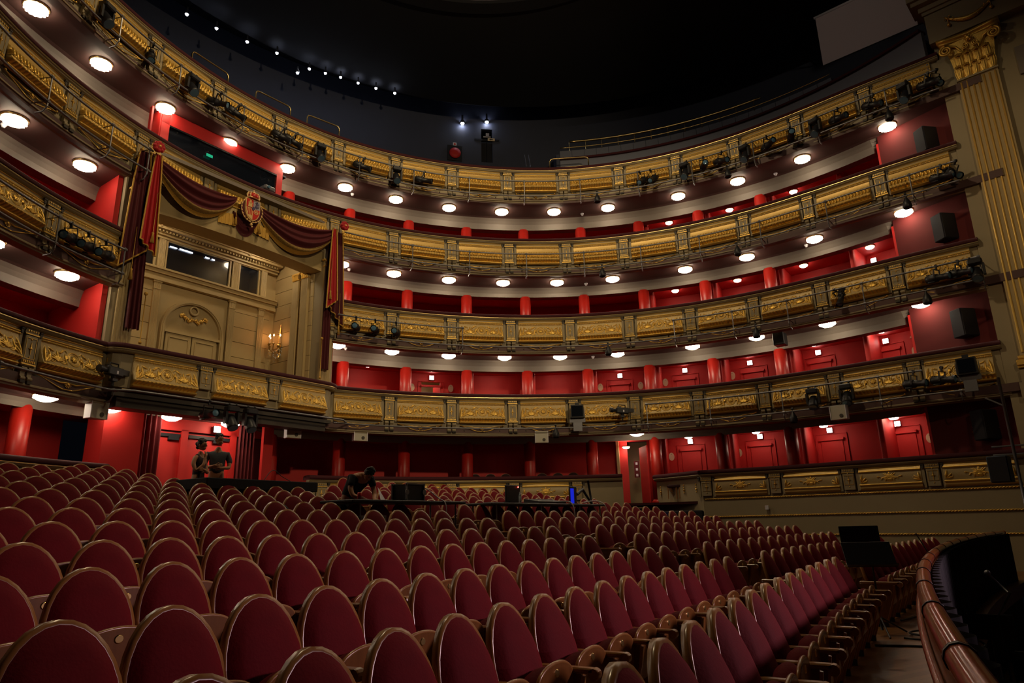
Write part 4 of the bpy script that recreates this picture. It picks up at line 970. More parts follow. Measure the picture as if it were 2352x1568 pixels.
# base of the pier with gilded mouldings
m=MB(); pbox(m,.22,1.45,0,.22,4.2,4.62); pbox(m,.28,1.4,0,.16,4.62,4.95); struct('trim_10',m,'cream')
m=MB(); pbox(m,.26,1.42,0,.18,5.0,5.09); struct('trim_11',m,'gold')
rot=math.atan2(-nv.y,-nv.x)-math.pi/2     # local +y away from the hall
def ppos(a,d,z): q=PT[9]+dv*a+nv*d; return Vector((q.x,q.y,z))
M['goldflute']=mat('gilded_fluting',(.85,.56,.15),.42,.35,bump=.1,bscale=20)
T=thing('giant_pilaster','giant fluted golden pilaster with leafy gilded capital beside the stage','pilaster',ppos(.83,0,5.05),rot)
w_=.96; H=13.5-5.05
m=MB(); m.box((0,-.06,H/2),(w_,.12,H)); m.build('shaft','stone',T)
for k in range(7):
    x=-w_/2+.075+(w_-.15)*k/6; m=MB(); m.tube([(x,-.125,.35),(x,-.125,H-.08)],.028,8); m.build('gilded_fillet','goldflute',T,True)
m=MB(); m.rbox((0,-.1,.08),(w_*1.2,.25,.16),.02); m.rbox((0,-.08,.22),(w_*1.1,.2,.1),.02); m.build('base','gold',T)
m=MB(); m.box((0,-.08,H+.0),(w_*1.04,.2,.05)); m.build('astragal','cream',T)
# corinthian capital
m=MB(); zc=H+.03
m.grid(lambda u,v:((u-.5)*(w_+ .32*v**2),-(.12+.16*v**2),zc+1.15*v),12,8)
rr=random.Random(11)
def acanthus(m,x,y,z,w,h,curl):
    def f(u,v):
        a=(u-.5)*2; ww=w*(.55+.55*math.sin(math.pi*min(1,v*.9+.08)))*(1-.12*abs(math.sin(v*22)))
        yy=y-.03-curl*v**2.2-.03*math.cos(a*1.5); zz=z+h*(v if v<.82 else .82-(v-.82)*1.1); return (x+a*ww/2*(1.0),yy+.035*abs(a)+.012*math.cos(a*14),zz)
    m.grid(f,14,12)
for k in range(5): acanthus(m,-w_*.40+w_*.2*k,-.13,zc,.24,.48,.13)
for k in range(4): acanthus(m,-w_*.34+w_*.227*k,-.17,zc+.24,.26,.60,.17)
def volute(m,x,y,z,r,sg,th,turns=2.2):
    pts=[];rad=[]
    for i in range(40):
        t=i/39; a=math.pi/2-sg*0-sg*t*turns*2*math.pi; q=r*(1-.86*t); pts.append((x+q*math.cos(a)*1,y-.02*t,z+q*math.sin(a))); rad.append(th*(1-.45*t))
    m.tube(pts,rad,8)
for sg in(-1,1):
    volute(m,sg*(w_*.5+.10),-.36,zc+.93,.165,sg,.038); m.tube([(sg*.2,-.25,zc+.75),(sg*.34,-.3,zc+.98),(sg*(w_*.5+.10),-.35,zc+1.1)],[.03,.035,.04],8)
    volute(m,sg*.13,-.27,zc+.9,.09,-sg,.024,1.8); m.tube([(sg*.17,-.22,zc+.55),(sg*.2,-.26,zc+.8),(sg*.13,-.28,zc+.99)],[.02,.025,.025],8)
m.ball((0,-.33,zc+1.08),.09,10)
for k in range(6): a=math.pi*k/3; m.ball((.08*math.cos(a),-.36,zc+1.08+.08*math.sin(a)),.035,6)
m.prism([(-.72,-.40),(-.5,-.33),(0,-.26),(.5,-.33),(.72,-.40),(.72,0),(-.72,0)],zc+1.15,zc+1.22,'xy'); m.prism([(-.76,-.44),(-.5,-.37),(0,-.30),(.5,-.37),(.76,-.44),(.76,0),(-.76,0)],zc+1.235,zc+1.33,'xy')
m.build('capital','gold',T,True)
# entablature
m=MB(); pbox(m,-.1,5.2,-.4,.30,14.93,15.05); pbox(m,-.1,5.2,-.4,.26,15.07,15.92); struct('trim_12',m,'cream')
m=MB(); pbox(m,-.14,5.2,-.4,.30,15.94,16.05); pbox(m,-.2,5.2,-.4,.36,16.05,16.22); pbox(m,-.34,5.2,-.4,.55,16.22,16.36); pbox(m,-.42,5.2,-.4,.64,16.36,16.5); pbox(m,-.2,5.2,-.4,.2,16.5,20); struct('trim_13',m,'cream')
T=thing('gilded_garland','gilded hanging garland with bows on the frieze above the pilaster','ornament',ppos(.9,.27,15.5),rot)
m=MB(); g=[(-.42+1.0*i/16,-.04,-.02-.22*math.sin(math.pi*i/16)) for i in range(17)]; m.tube(g,[.035+.04*math.sin(math.pi*i/16) for i in range(17)],8); 
for i in range(40): p=g[rr.randrange(2,15)]; m.ball((p[0]+.03*rr.uniform(-1,1),-.08,p[2]+.06*rr.uniform(-1,1)),.02,6)
for x in(-.44,.6):
    for a in(.6,2.5,3.6,5.6): m.tube([(x,-.04,.02),(x+.10*math.cos(a),-.06,.02+.10*math.sin(a))],[.03,.012],6)
    m.ball((x,-.05,-.22),.055,8); m.tube([(x,-.04,0),(x,-.04,-.2)],.014,5)
m.build('garland','gold',T,True)
m=MB(); pbox(m,1.75,3.2,0,.08,13.05,13.9); o=struct('trim_14',m,'band')
m=MB(); pbox(m,1.95,3.2,.0,.04,11.6,12.9); struct('wall_stage_side',m,'darkred')
black_speaker('tall black loudspeaker column beside the giant pilaster',tuple(ppos(1.25,.45,4.9)),rot+math.pi,.36,1.3,'black2')
# ------------------------------------------------------------------ gallery above the uppermost balcony, ceiling
def rs(nm,prof,a0,a1,mt,step=2.5,closed=True): m=MB(); ringsweep(m,prof,a0,a1,step,closed); return struct(nm,m,mt)
steps=[(11.8,14.0)]; z=14.0; R_=12.2
while R_<17.1: steps+=[(R_,z),(R_,z+.30)]; z+=.30; R_+=.55
steps+=[(17.2,z),(17.2,13.6),(11.8,13.6)]
rs('floor',steps,A0,88.5,'gal',3); 
rs('wall_gallery',[(17.2,13),(17.4,13),(17.4,21.3),(17.2,21.3)],A0,104,'gal'); rs('wall_gallery',[(17.2,13),(17.4,13),(17.4,21.3),(17.2,21.3)],95,20,'gal')
rs('wall_gallery',[(17.2,20.0),(17.4,20),(17.4,21.3),(17.2,21.3)],104,95,'gal'); rs('wall_gallery',[(17.2,13),(17.4,13),(17.4,18.2),(17.2,18.2)],104,95,'gal')
rs('wall_gallery',[(17.2,18.1),(17.4,18.1),(17.4,20.05),(17.2,20.05)],104.2,98.8,'gal'); rs('wall_gallery',[(17.2,18.1),(17.4,18.1),(17.4,20.05),(17.2,20.05)],97.0,94.8,'gal')
D=thing('door_21',None,None,RG(97.9,17.25,17.9),math.radians(97.9)-math.pi/2); D['kind']='structure'; m=MB()
for x in(-.33,.33): m.box((x,.1,.75),(.64,.05,1.5))
m.build('door_leaf','black2',D); m=MB(); m.box((0,-.02,1.5),(1.2,.12,.10)); m.build('door_closer','black',D)
# right gallery: low riser and panelled parapet
rs('wall_gallery_riser',[(12.6,14.2),(12.75,14.2),(12.75,15.62),(12.6,15.62)],86.5,26,'galpar',2); rs('trim_15',[(12.5,15.62),(12.85,15.62),(12.85,15.70),(12.5,15.70)],86.5,26,'rail',2)
rs('floor',[(12.75,15.4),(14.5,15.4),(14.5,15.3),(12.75,15.3)],86.5,26,'gal',2)
P_=thing('gallery_parapet','blue-grey panelled gallery parapet curving above the right side of the top balcony','parapet',RG(65,14.5,15.4)); base=P_.location.copy()
for k in range(21):
    a0=86.3-2.1*k; m=MB(); ringsweep(m,[(14.5,15.4),(14.62,15.4),(14.62,17.18),(14.5,17.18)],a0,a0-2.05,1.1,True); m.build('parapet_panel','galpar',P_,wrel=base)
m=MB(); m.tube([RG(86.3-44*k/40,14.45,17.3) for k in range(41)],.025,8); m.build('lower_handrail','brass',P_,True,wrel=base)
m=MB(); m.tube([RG(84.6-32*k/30,14.45,17.58) for k in range(31)],.05,8); m.build('upper_handrail','brass',P_,True,wrel=base)
m=MB()
for k in range(12): q=RG(84.6-2.8*k,14.47,0); m.tube([(q.x,q.y,17.15),(q.x,q.y,17.58)],.016,6)
m.build('post','brass',P_,wrel=base)
rs('wall_gallery_side',[(12.6,15.0),(17.2,17.4),(17.2,18.3),(12.6,15.9)],87.2,86.6,'gal',1)
# brass loops standing on the top rail
def brass_loop(a0,a1,label):
    p0,p1=RG(a0,11.95,14.72),RG(a1,11.95,14.72); T=thing('brass_guard_rail',label,'guard rail',(p0+p1)/2,0,'brass guard rails on the top balcony'); b=T.location.copy(); d=(p1-p0)/12
    m=MB(); up=Vector((0,0,1)); m.tube([p0,p0+up*.5,p0+up*.58+d*.4]+[p0+(p1-p0)*t+up*.6 for t in(.1,.3,.5,.7,.9)]+[p1+up*.58-d*.4,p1+up*.5,p1],.026,8); m.build('outer_loop','brass',T,True,wrel=b)
    q=(RG((a0+a1)/2,12.1,0)-RG((a0+a1)/2,11.95,0)); m=MB(); m.tube([p0+q+d*.3,p0+q+d*.3+up*.25,p0+q+d*.8+up*.3,p1+q-d*.8+up*.3,p1+q-d*.3+up*.25,p1+q-d*.3],.02,8); m.build('inner_loop','brass',T,True,wrel=b)
for i,(a0,a1) in enumerate(((154,147.9),(143.1,137.0),(134,128.2))): brass_loop(a0,a1,'brass guard loop on the top balcony above the royal box, %s from the left'%ORD[i])
brass_loop(88.6,81.3,'brass guard loop on the top balcony right of the gallery stairs')
# brass rails of the raked gallery rows
for i in range(8):
    R_=12.4+.5*i; z=15.15+.27*i; a1=[91,94,96,98.5,101,103,105,107][i]
    T=thing('gallery_row_rail','thin brass rail along the raked gallery rows, %s from the front'%ORD[i],'guard rail',RG(a1,R_,z),0,'brass rails of the gallery rows'); b=T.location.copy()
    m=MB(); m.tube([RG(150-(150-a1)*k/30,R_,z) for k in range(31)],.018,6); m.build('rail','brass',T,True,wrel=b)
    m=MB(); m.tube([RG(a1,R_,z-.45),RG(a1,R_,z-.05),RG(a1,R_,z)],.018,6)
    for k in range(1,5): m.tube([RG(a1+11*k,R_,z-.45),RG(a1+11*k,R_,z)],.014,5)
    m.build('post','brass',T,wrel=b)
for i,a_ in enumerate((92.6,91.9)):
    T=thing('stair_handrail','bright leaning stair handrail in the gallery aisle, %s of two'%('left','right')[i],'handrail',RG(a_,12.8,15.5)); b=T.location.copy()
    m=MB(); m.tube([RG(a_,12.8,15.5),RG(a_+.3,12.9,16.1),RG(a_+.3,13.0,16.12),RG(a_,13.0,15.6)],.022,6); m.build('tube','steel',T,True,wrel=b)
# signs and reel cabinet on the gallery wall
T=thing('exit_box_sign','small pale cross-shaped sign above the gallery door','sign',RG(97.8,17.15,19.6),math.radians(97.8)-math.pi/2); m=MB(); m.box((0,0,.05),(.16,.03,.2)); m.box((-.02,0,-.05),(.36,.03,.08)); m.build('face','band',T)
T=thing('exit_running_sign','small pale exit sign with black arrow above the gallery door','sign',RG(97.2,17.1,19.38),math.radians(97.5)-math.pi/2); m=MB(); m.box((0,0,0),(.34,.03,.14)); m.build('face','plaque',T); m=MB(); m.box((0,-.02,0),(.16,.01,.03)); m.prism([(-.1,0),(-.04,.05),(-.04,-.05)],-.025,-.015); m.build('arrow','black',T)
T=thing('fire_hose_reel','red round fire hose reel in a dark cabinet on the gallery wall','hose reel',RG(103.1,17.1,18.5),math.radians(103.1)-math.pi/2)
m=MB(); m.lathe([(.27,0),(.27,.08),(.1,.1)],20,(0,0,0),(0,-1,0)); m.build('reel','red',T,True); m=MB(); m.box((0,.06,.05),(.7,.04,.8)); m.build('cabinet','black',T)
T=thing('notice','small white notice with a red mark above the hose reel','notice',RG(103.1,17.15,19.0),math.radians(103.1)-math.pi/2); m=MB(); m.box((0,0,0),(.17,.015,.22)); m.build('sheet','white',T); m=MB(); m.lathe([(.05,0),(.05,.01),(.03,.01)],12,(0,-.01,.02),(0,-1,0)); m.build('red_mark','shield_red',T)
# ceiling
m=MB(); n=72; vs=[RG(360*k/n,15.3,20.0) for k in range(n)]+[RG(360*k/n,15.3,20.25) for k in range(n)]; inn=[]
OC=HP(2.3,0,20.0)
vs+= [OC+Vector((7.5*math.cos(2*math.pi*k/n),7.5*math.sin(2*math.pi*k/n),0)) for k in range(n)]+[OC+Vector((7.5*math.cos(2*math.pi*k/n),7.5*math.sin(2*math.pi*k/n),.25)) for k in range(n)]
fs=[]
for k in range(n): l=(k+1)%n; fs+=[(k,l,n+l,n+k),(k,2*n+k,2*n+l,l),(n+k,n+l,3*n+l,3*n+k),(2*n+k,3*n+k,3*n+l,2*n+l)]
m.add(vs,fs); struct('ceiling',m,'darkceil')
m=MB(); m.lathe([(7.9,0),(7.9,-.12),(7.35,-.14),(7.3,-.05),(6.2,.35),(5.9,.42),(5.85,.9),(.001,1.3),(.001,1.35),(8,.3)],96,(OC.x,OC.y,20.0),cap=False); 
for q in range(len(m.f)): m.m[q]=1 if q//96 in(3,4,5,6) else 0
struct('ceiling',m,['darkceil','oculus'],smooth=False)
m=MB(); m.tube([OC+Vector((5.9*math.cos(2*math.pi*k/60),5.9*math.sin(2*math.pi*k/60),.42)) for k in range(60)],.03,6,closed=True); struct('trim_16',m,'led' if 0 else 'white')
for k in range(10):
    a=math.radians(36*k+ -100); c=OC+Vector((6.75*math.cos(a),6.75*math.sin(a),.12)); T=thing('ceiling_rib','pale double rib with small rivets on the lavender ceiling ring','ceiling rib',c,a,'ribs around the ceiling ring')
    m=MB()
    for s_ in(-.42,-.3,.3,.42): m.box((0,s_,0),(1.1,.045,.1),0)
    m.build('fins','oculus',T); m=MB()
    for s_ in(-.42,-.3,.3,.42):
        m.ball((.5,s_,-.07),.04,6); m.ball((-.5,s_,.0),.04,6)
    m.build('rivets','white',T)
m=MB(); m.lathe([(22,-.0),(22,.1)],64,(CX,CY,21.3)); struct('ceiling',m,'darkceil')
m=MB(); 
for k in range(5): c=HP(-3+.6*k-1.2,6+2.2*k,19.8); m.box(c,(.05,9,.05),math.radians(-50))
struct('trim_17',m,'darkceil')
T=thing('ceiling_batten','long dark lighting batten hanging from the black ceiling, upper right','batten',HP(-2.2,6.9,19.2),math.radians(75)); m=MB(); m.box((0,0,.2),(3.4,.5,.4)); m.build('housing','darkceil',T); m=MB(); m.lathe([(.14,0),(.16,.15)],12,(-1.6,0,-.05),(-.3,0,-1)); m.build('end_lamp','steel',T)
# small cold lamps in the gallery
GLs=[(147.5,19.14,15),(143.2,19.31,15),(138.6,19.47,15),(134.0,19.63,15),(130.6,19.15,15),(128.8,19.56,15),(126.2,19.65,15),(123.7,19.72,15),(120.8,19.72,15),(117.8,19.72,15),(114.6,19.72,15),(101.9,20.13,17.05),(97.9,20.31,17.05)]
gp=None
for i,(a_,z,R_) in enumerate(GLs):
    lab='small cold white lamp over the dark gallery, %s from the left'%ORD[i] if i<11 else 'bright cold lamp on the gallery back wall, %s of the two'%('left','right')[i-11]
    if gp is None:
        gp=thing('gallery_lamp',lab,'lamp',RG(a_,R_,z),0,'cold lamps over the gallery'); m=MB(); m.lathe([(.07,.08),(.075,.0),(.06,0)],12,cap=False); m.lathe([(.03,.08),(.03,.3)],8); m.build('housing','black',gp); m=MB(); m.ball((0,0,-.0),.055,10); m.build('bulb','led',gp,True)
    else:
        o=copy_tree(gp,RG(a_,R_,z),0,lab,'cold lamps over the gallery' if i<11 else 'cold lamps on the gallery wall')
        if i>=11: o.scale=(1.5,1.5,1.5)
# projection screen
T=thing('projection_screen','large pale projection screen hanging above the right gallery','screen',(11.75,19.05,16.32),math.radians(-41)); m=MB(); m.box((0.45,0,.95),(3.2,.03,1.9)); m.build('cloth','screen',T); m=MB(); m.tube([(-1.2,0,1.95),(2.1,0,1.95)],.05,8); m.build('roller_case','white',T,True); m=MB(); m.tube([(-1.15,0,0),(2.0,0,0)],.02,6); m.build('bottom_bar','black',T)
# ------------------------------------------------------------------ royal drapes and coat of arms
DR=thing('royal_drapery','wine velvet swags with gilded borders hung over the royal box','drapery',HP(11.1,0,11.1)); DB=DR.location.copy()
def ringAL(L,R_): return math.sqrt(R_*R_-L*L)
def swag(l0,l1,z0,z1,sagt,sagb,seed,tilt=0):
    def S(u,v,dr=0):
        L=l0+(l1-l0)*u; b=(4*u*(1-u)); e=1-abs(2*u-1)**3
        zt=z0+(z1-z0)*u-sagt*b; zb=z0+(z1-z0)*u-.12-sagb*b**.85
        z=zt+(zb-zt)*v; fold=math.sin(v*23+1.1*math.sin(u*3.1+seed))*.055*e+.05*math.sin(v*9+seed)*e
        R_=11.33-.22*e*math.sin(math.pi*min(1,v*.8+.1))-fold-dr
        L2=L+(.5-u)*.5*v*0; return HP(ringAL(L2,R_),L2,z)
    m=MB(); m.grid(lambda u,v:S(u,v*.80),48,40); m.build('swag','drapedark',DR,True,wrel=DB)
    m=MB(); m.grid(lambda u,v:S(u,.80+v*.13,.015),48,6); m.build('brocade_border','braid',DR,True,wrel=DB)
    m=MB(); m.grid(lambda u,v:S(u,.93+v*.08,.03)+Vector((0,0,.006*math.sin(u*400))),96,3); m.build('fringe','fringe',DR,True,wrel=DB)
swag(-3.05,-.32,11.02,10.98,.22,1.02,0.3); swag(.32,3.12,10.98,11.06,.26,1.10,1.7)
# centre valance under the arms
def cv(u,v,dr=0):
    L=-.42+.84*u; b=4*u*(1-u); z=10.5-(.62*b**.7+.05)*v; R_=11.36-.10*math.sin(math.pi*v)-.03*math.sin(v*20)*b-dr; return HP(ringAL(L,R_),L,z)
m=MB(); m.grid(cv,20,20); m.build('centre_valance','drapedark',DR,True,wrel=DB)
for sg in(-1,1):
    m=MB(); m.grid(lambda u,v:HP(11.30-.02*math.sin(u*30),sg*(.30+.55*u),10.42-.12*u*0-v*(.38-.05*u)-.12*u),20,4); m.build('fringe','fringe',DR,True,wrel=DB)
    m=MB(); c=HP(11.16,sg*.40,0); m.tube([(c.x,c.y,10.7),(c.x,c.y,10.22)],.008,5); m.lathe([(.012,.12),(.03,.09),(.022,.07),(.05,-.12),(.0001,-.12)],12,(c.x,c.y,10.14)); m.build('tassel','fringe',DR,True,wrel=DB)
def rosette(L,z):
    c=HP(ringAL(L,11.05),L,z); R0=RA-math.pi/2; m=MB(); m.x=Matrix.Translation(c)@Matrix.Rotation(R0,4,'Z')
    for k in range(8): a=math.pi*k/4; m.ball((.10*math.cos(a),-.02,.10*math.sin(a)),.065,8)
    m.ball((0,.03,0),.13,10); m.build('rosette','drapered',DR,True,wrel=DB); m=MB(); m.x=Matrix.Translation(c)@Matrix.Rotation(R0,4,'Z'); m.ball((0,-.07,0),.04,8); m.build('rosette_boss','gold',DR,True,wrel=DB)
rosette(-3.05,11.08); rosette(3.14,11.10)
def fall(L,z0,z1,w0,w1,mt,A,folds,name='side_fall',edge=True,slant=0,shift=0):
    def f(u,v):
        w=w0+(w1-w0)*v**.7; x=L+shift*v+(u-.5)*w; d=.05*math.sin(u*folds*math.pi*2)*(.4+.6*v)
        return HP(A-d-.03*v,x,z0+(z1-z0)*v-slant*(u-.5)*v)
    m=MB(); m.grid(f,40,24); m.build(name,mt,DR,True,wrel=DB)
    if edge:
        for u in(0,1): m=MB(); m.tube([f(u,k/20)+(HP(-.03,0)-HP(0,0)) for k in range(21)],.022,6); m.build('gold_edging','fringe',DR,True,wrel=DB)
        m=MB(); m.tube([f(k/24,1)+(HP(-.03,0)-HP(0,0)) for k in range(25)],.02,6); m.build('gold_edging','fringe',DR,True,wrel=DB)
for sg in(-1,1):
    fall(sg*3.22,11.0,8.0,.25,.62,'drapedark',10.95,3.5,slant=sg*.6)
    fall(sg*3.0,11.0,6.25,.20,.34,'drapedark',11.05,3,shift=sg*-.05,edge=False)
    fall(sg*2.93,11.0,8.35,.14,.42,'drapered',10.84,3,name='scarlet_fall',slant=-sg*.35)
    for L,z in((2.85,8.7),(3.25,7.6)):
        c=HP(10.78,sg*L,0); m=MB(); m.tube([(c.x,c.y,z+1.2),(c.x,c.y,z)],.008,5); m.lathe([(.012,.1),(.035,.07),(.025,.04),(.055,-.2),(.0001,-.2)],12,(c.x,c.y,z)); m.build('tassel','fringe',DR,True,wrel=DB)
    c=HP(10.95,sg*2.75,0); m=MB(); m.tube([(c.x,c.y,7.2),(c.x,c.y,5.95)],.014,6); m.ball((c.x,c.y,7.2),.05,8); m.ball((c.x,c.y,5.93),.045,8); m.build('tieback_cord','fringe',DR,True,wrel=DB)
ARM=thing('coat_of_arms','painted and gilded crowned coat of arms in the middle of the drapery','coat of arms',HP(11.02,0,10.62),RA-math.pi/2)
def sh(w,h): 
    pts=[(-w,h)]+[(-w,h-.15*k/3) for k in range(1,4)]
    for k in range(9): a=math.pi*(1+ k/8); pts.append((w*math.cos(a),-.02+ (h+.08)*.95*math.sin(a)))
    pts+=[(w,h)]; return pts
m=MB(); m.prism([(.34*math.cos(2*math.pi*k/32),.37*math.sin(2*math.pi*k/32)-.03) for k in range(32)],.02,.08); m.build('velvet_ground','drapedark',ARM)
m=MB()
for k in range(22): a=2*math.pi*k/22; m.ball((.345*math.cos(a),-.01,.385*math.sin(a)-.03),.03,6)
m.tube([(.345*math.cos(2*math.pi*k/32),.0,.385*math.sin(2*math.pi*k/32)-.03) for k in range(32)],.012,5,closed=True); m.ball((0,-.02,-.50),.045,8); m.ball((.03,-.02,-.56),.03,6); m.tube([(0,0,-.42),(0,-.02,-.5)],.01,5)
m.build('collar_chain','shield_gold',ARM,True)
W_,H_=.225,.28
m=MB(); m.prism([(x*1.08,z*1.06) for x,z in sh(W_,H_)],-.04,.02); m.build('shield_border','shield_gold',ARM)
def clip_quarter(sx,sz):
    P_=sh(W_*.97,H_*.97); out=[]
    def cl(poly,f):
        o=[]
        for i in range(len(poly)):
            a,b=poly[i],poly[(i+1)%len(poly)]; fa,fb=f(a),f(b)
            if fa>=0: o.append(a)
            if (fa>=0)!=(fb>=0): t=fa/(fa-fb); o.append((a[0]+(b[0]-a[0])*t,a[1]+(b[1]-a[1])*t))
        return o
    P_=cl(P_,lambda p:sx*p[0]); return cl(P_,lambda p:sz*p[1])
for sx,sz,mt in((-1,1,'shield_red'),(1,1,'shield_silver'),(-1,-1,'shield_gold'),(1,-1,'shield_red')): m=MB(); m.prism(clip_quarter(sx,sz),-.055,-.03); m.build('shield_quarter',mt,ARM)
m=MB()   # castle
m.box((-.11,-.065,.09),(.12,.02,.10)); m.box((-.11,-.065,.17),(.055,.02,.09))
for x in(-.16,-.11,-.06): m.box((x,-.065,.15),(.026,.02,.04))
for x in(-.13,-.09): m.box((x,-.065,.225),(.018,.02,.03))
m.box((-.11,-.065,.03),(.16,.02,.02)); m.build('castle','shield_gold',ARM)
m=MB()   # rampant beast
m.tube([(.07,-.065,.05),(.09,-.065,.11),(.13,-.065,.17),(.12,-.065,.21)],[.02,.03,.028,.02],6); m.ball((.115,-.065,.225),.028,6)
for a,b in(((.09,.10),(.17,.06)),((.08,.07),(.13,.02)),((.13,.16),(.18,.19)),((.12,.17),(.06,.2))): m.tube([(a[0],-.065,a[1]),(b[0],-.065,b[1])],[.015,.008],5)
m.tube([(.09,-.065,.07),(.18,-.065,.10),(.17,-.065,.15)],.008,5); m.build('beast','shield_purple',ARM,True)
m=MB()
for k in range(4): x=-.19+.05*k; m.box((x,-.06,-.12+.05*(k==0)),(.02,.015,.2-.08*(k==0)))
m.build('pales','shield_red',ARM)
m=MB()
for k in range(8): a=math.pi*k/4; m.tube([(.10,-.06,-.09),(.10+.07*math.cos(a),-.06,-.09+.07*math.sin(a))],.007,5)
m.tube([(.10+.07*math.cos(math.pi*k/8),-.06,-.09+.07*math.sin(math.pi*k/8)) for k in range(16)],.008,5,closed=True); m.build('chains','shield_gold',ARM,True)
m=MB(); m.prism([(.05*math.cos(2*math.pi*k/16),.06*math.sin(2*math.pi*k/16)) for k in range(16)],-.075,-.05); m.build('inner_escutcheon','shield_purple',ARM)
m=MB(); m.tube([(.19*math.cos(2*math.pi*k/20),-.02+.10*math.sin(2*math.pi*k/20),.33) for k in range(20)],.022,6,closed=True)
for k in range(8):
    a=2*math.pi*k/8; m.tube([(.19*math.cos(a)*q[0],-.02+.10*math.sin(a)*q[0],.33+q[1]) for q in((1,0),(1.15,.09),(.85,.17),(.3,.19),(0,.16))],.015,5); m.ball((.2*math.cos(a),-.02+.11*math.sin(a),.39),.022,6)
m.ball((0,-.02,.53),.03,8); m.box((0,-.02,.58),(.012,.012,.07)); m.box((0,-.02,.585),(.045,.012,.012)); m.build('crown','shield_gold',ARM,True)
m=MB(); m.lathe([(.15,0),(.15,.10),(.08,.16),(.0001,.17)],12,(0,-.01,.33)); m.build('crown_cap','shield_red',ARM,True)
# ------------------------------------------------------------------ stalls floor, rows of seats
OD=59.91
def RO(r,th,z=0): q=HP(-OD+r*math.cos(th),r*math.sin(th),z); return q
def zrow(k): return 0.0 if k<=2 else .13+.147*(k-3)
RK={1:55.94,2:57.21,3:58.12,4:59.24,5:60.01}
def rrow(k): return RK.get(k,60.01+(k-5))
def arcfloor(r0,r1,z,mt,l0=-11.35,l1=11.2,n=24,th=.25):
    m=MB(); vs=[];fs=[]
    for i in range(n+1):
        L=l0+(l1-l0)*i/n
        for r,zz in((r0,z),(r1,z),(r1,z-th),(r0,z-th)): vs.append(RO(r,math.asin(L/r),zz))
    for i in range(n):
        for j in range(4): l=(j+1)%4; fs.append((i*4+j,i*4+l,i*4+4+l,i*4+4+j))
    m.add(vs,fs); return struct('floor',m,mt)
arcfloor(54.7,57.75,0,'floor')
for k in range(3,16): arcfloor(rrow(k)-.45,rrow(k+1)-.45 if k<15 else 75,zrow(k),'carpet')
def seat_proto():
    T=thing('theatre_seat','','seat')
    HW,HH,ZC=.252,.315,.622
    def back(y0,hw,hh,bul,flip=False):
        # polar grid on an egg-shaped oval
        def f(u,v):
            a=2*math.pi*u; ex=hw*math.cos(a); ez=hh*math.sin(a)*(1 if math.sin(a)>0 else .95)
            ex*= (1-.06*math.sin(a)); x=ex*v; z=ZC+ez*v; y=y0-.26*(z-.93)+(bul*(.75+1.5*(.94-z)) if bul else 0)*math.sqrt(max(0,1-v**3.2)); return (x,y,z)
        return f
    n=28
    m=MB(); m.grid(back(-.015,HW,HH,.065),n,7); m.build('back_cushion','velvet',T,True)
    m=MB(); fo=back(-.012,HW+.016,HH+.016,0); fi=back(-.012,HW-.004,HH-.004,0); fb=back(-.055,HW+.012,HH+.012,0)
    m.grid(lambda u,v: fi(u,1) if v<.1 else (fo(u,1) if v<.45 else (fb(u,1) if v<.8 else fb(u,.02))),n,3); m.build('back_shell','rimwood',T,True)
    arch=[(-.19,.27),(.19,.27),(.222,.42),(.226,.54)]+[(.226*math.cos(a),.54+.085*math.sin(a)) for a in [math.pi*k/14 for k in range(1,14)]]+[(-.226,.54),(-.222,.42)]
    m=MB(); m.prism(arch,.305,.33); m.build('folded_seat_board','seatwood',T)
    m=MB(); ar2=[(x*1.005,z) for x,z in arch]
    top=[(.228*math.cos(a),.542+.087*math.sin(a)) for a in [math.pi*k/20 for k in range(21)]]; m.tube([(x,.3175,z) for x,z in [(.226,.46)]+top+[(-.226,.46)]],.0125,6); m.build('board_edge','rimwood',T,True)
    m=MB()
    def cu(u,v):
        a=math.pi*(u*1.0); x=.205*math.cos(a); z=.50+.085*math.sin(a)
        y=.15+.155*v; s=1-.25*(1-math.sin(math.pi*v))**2; return (x*s,y,.50+(z-.50)*(.6+.6*math.sin(math.pi*v)))
    m.grid(cu,16,6); m.box((0,.23,.40),(.40,.13,.21)); m.build('seat_cushion','velvet',T,True)
    m=MB(); m.lathe([(.0001,.006),(.019,.006),(.024,0)],14,(0,.33,.575),(0,1,0)); o=m.build('number_plate','brass',T); o.scale=(1.25,1,1)
    return T
def arm_into(T,sx):
    X=sx*.27
    m=MB(); 
    side=[(.02,0),(.22,0),(.29,.2),(.355,.38),(.375,.53),(-.03,.53),(-.01,.3)]
    m.prism(side,X-.019,X+.019,'yz'); m.mi=1; m.tube([(X,.22,0.01),(X,.29,.2),(X,.355,.38),(X,.375,.52)],.021,6); m.build('side_panel',['seatwood','rimwood'],T)
    m=MB(); m.rbox((X,.215,.55),(.062,.48,.032),.008); m.lathe([(.034,-.031),(.036,-.02),(.036,.02),(.034,.031)],12,(X,.455,.532),(1,0,0)); m.build('armrest','rimwood',T,True if 0 else False)
    m=MB(); m.box((X,.12,.03),(.05,.26,.06)); m.build('foot','black',T)
seatP=seat_proto(); arm_into(seatP,-1)
seatE=seat_proto(); arm_into(seatE,-1); arm_into(seatE,1)    # block-end seat with an arm on both sides
SEATS=[]
PH={1:(-.1474,.531),2:(-.1498,.547),3:(-.1583,.524),4:(-.1446,.546),5:(-.1443,.531)}
ANCH={6:(-3.24,6.56),7:(-3.79,7.64),8:(-4.33,8.7),9:(-4.87,9.77),10:(-5.4,10.83),11:(-5.93,11.88),12:(-6.45,12.95),13:(-6.97,13.99),14:(-7.48,15.04),15:(-7.97,16.11)}
OV=HP(-OD,0)
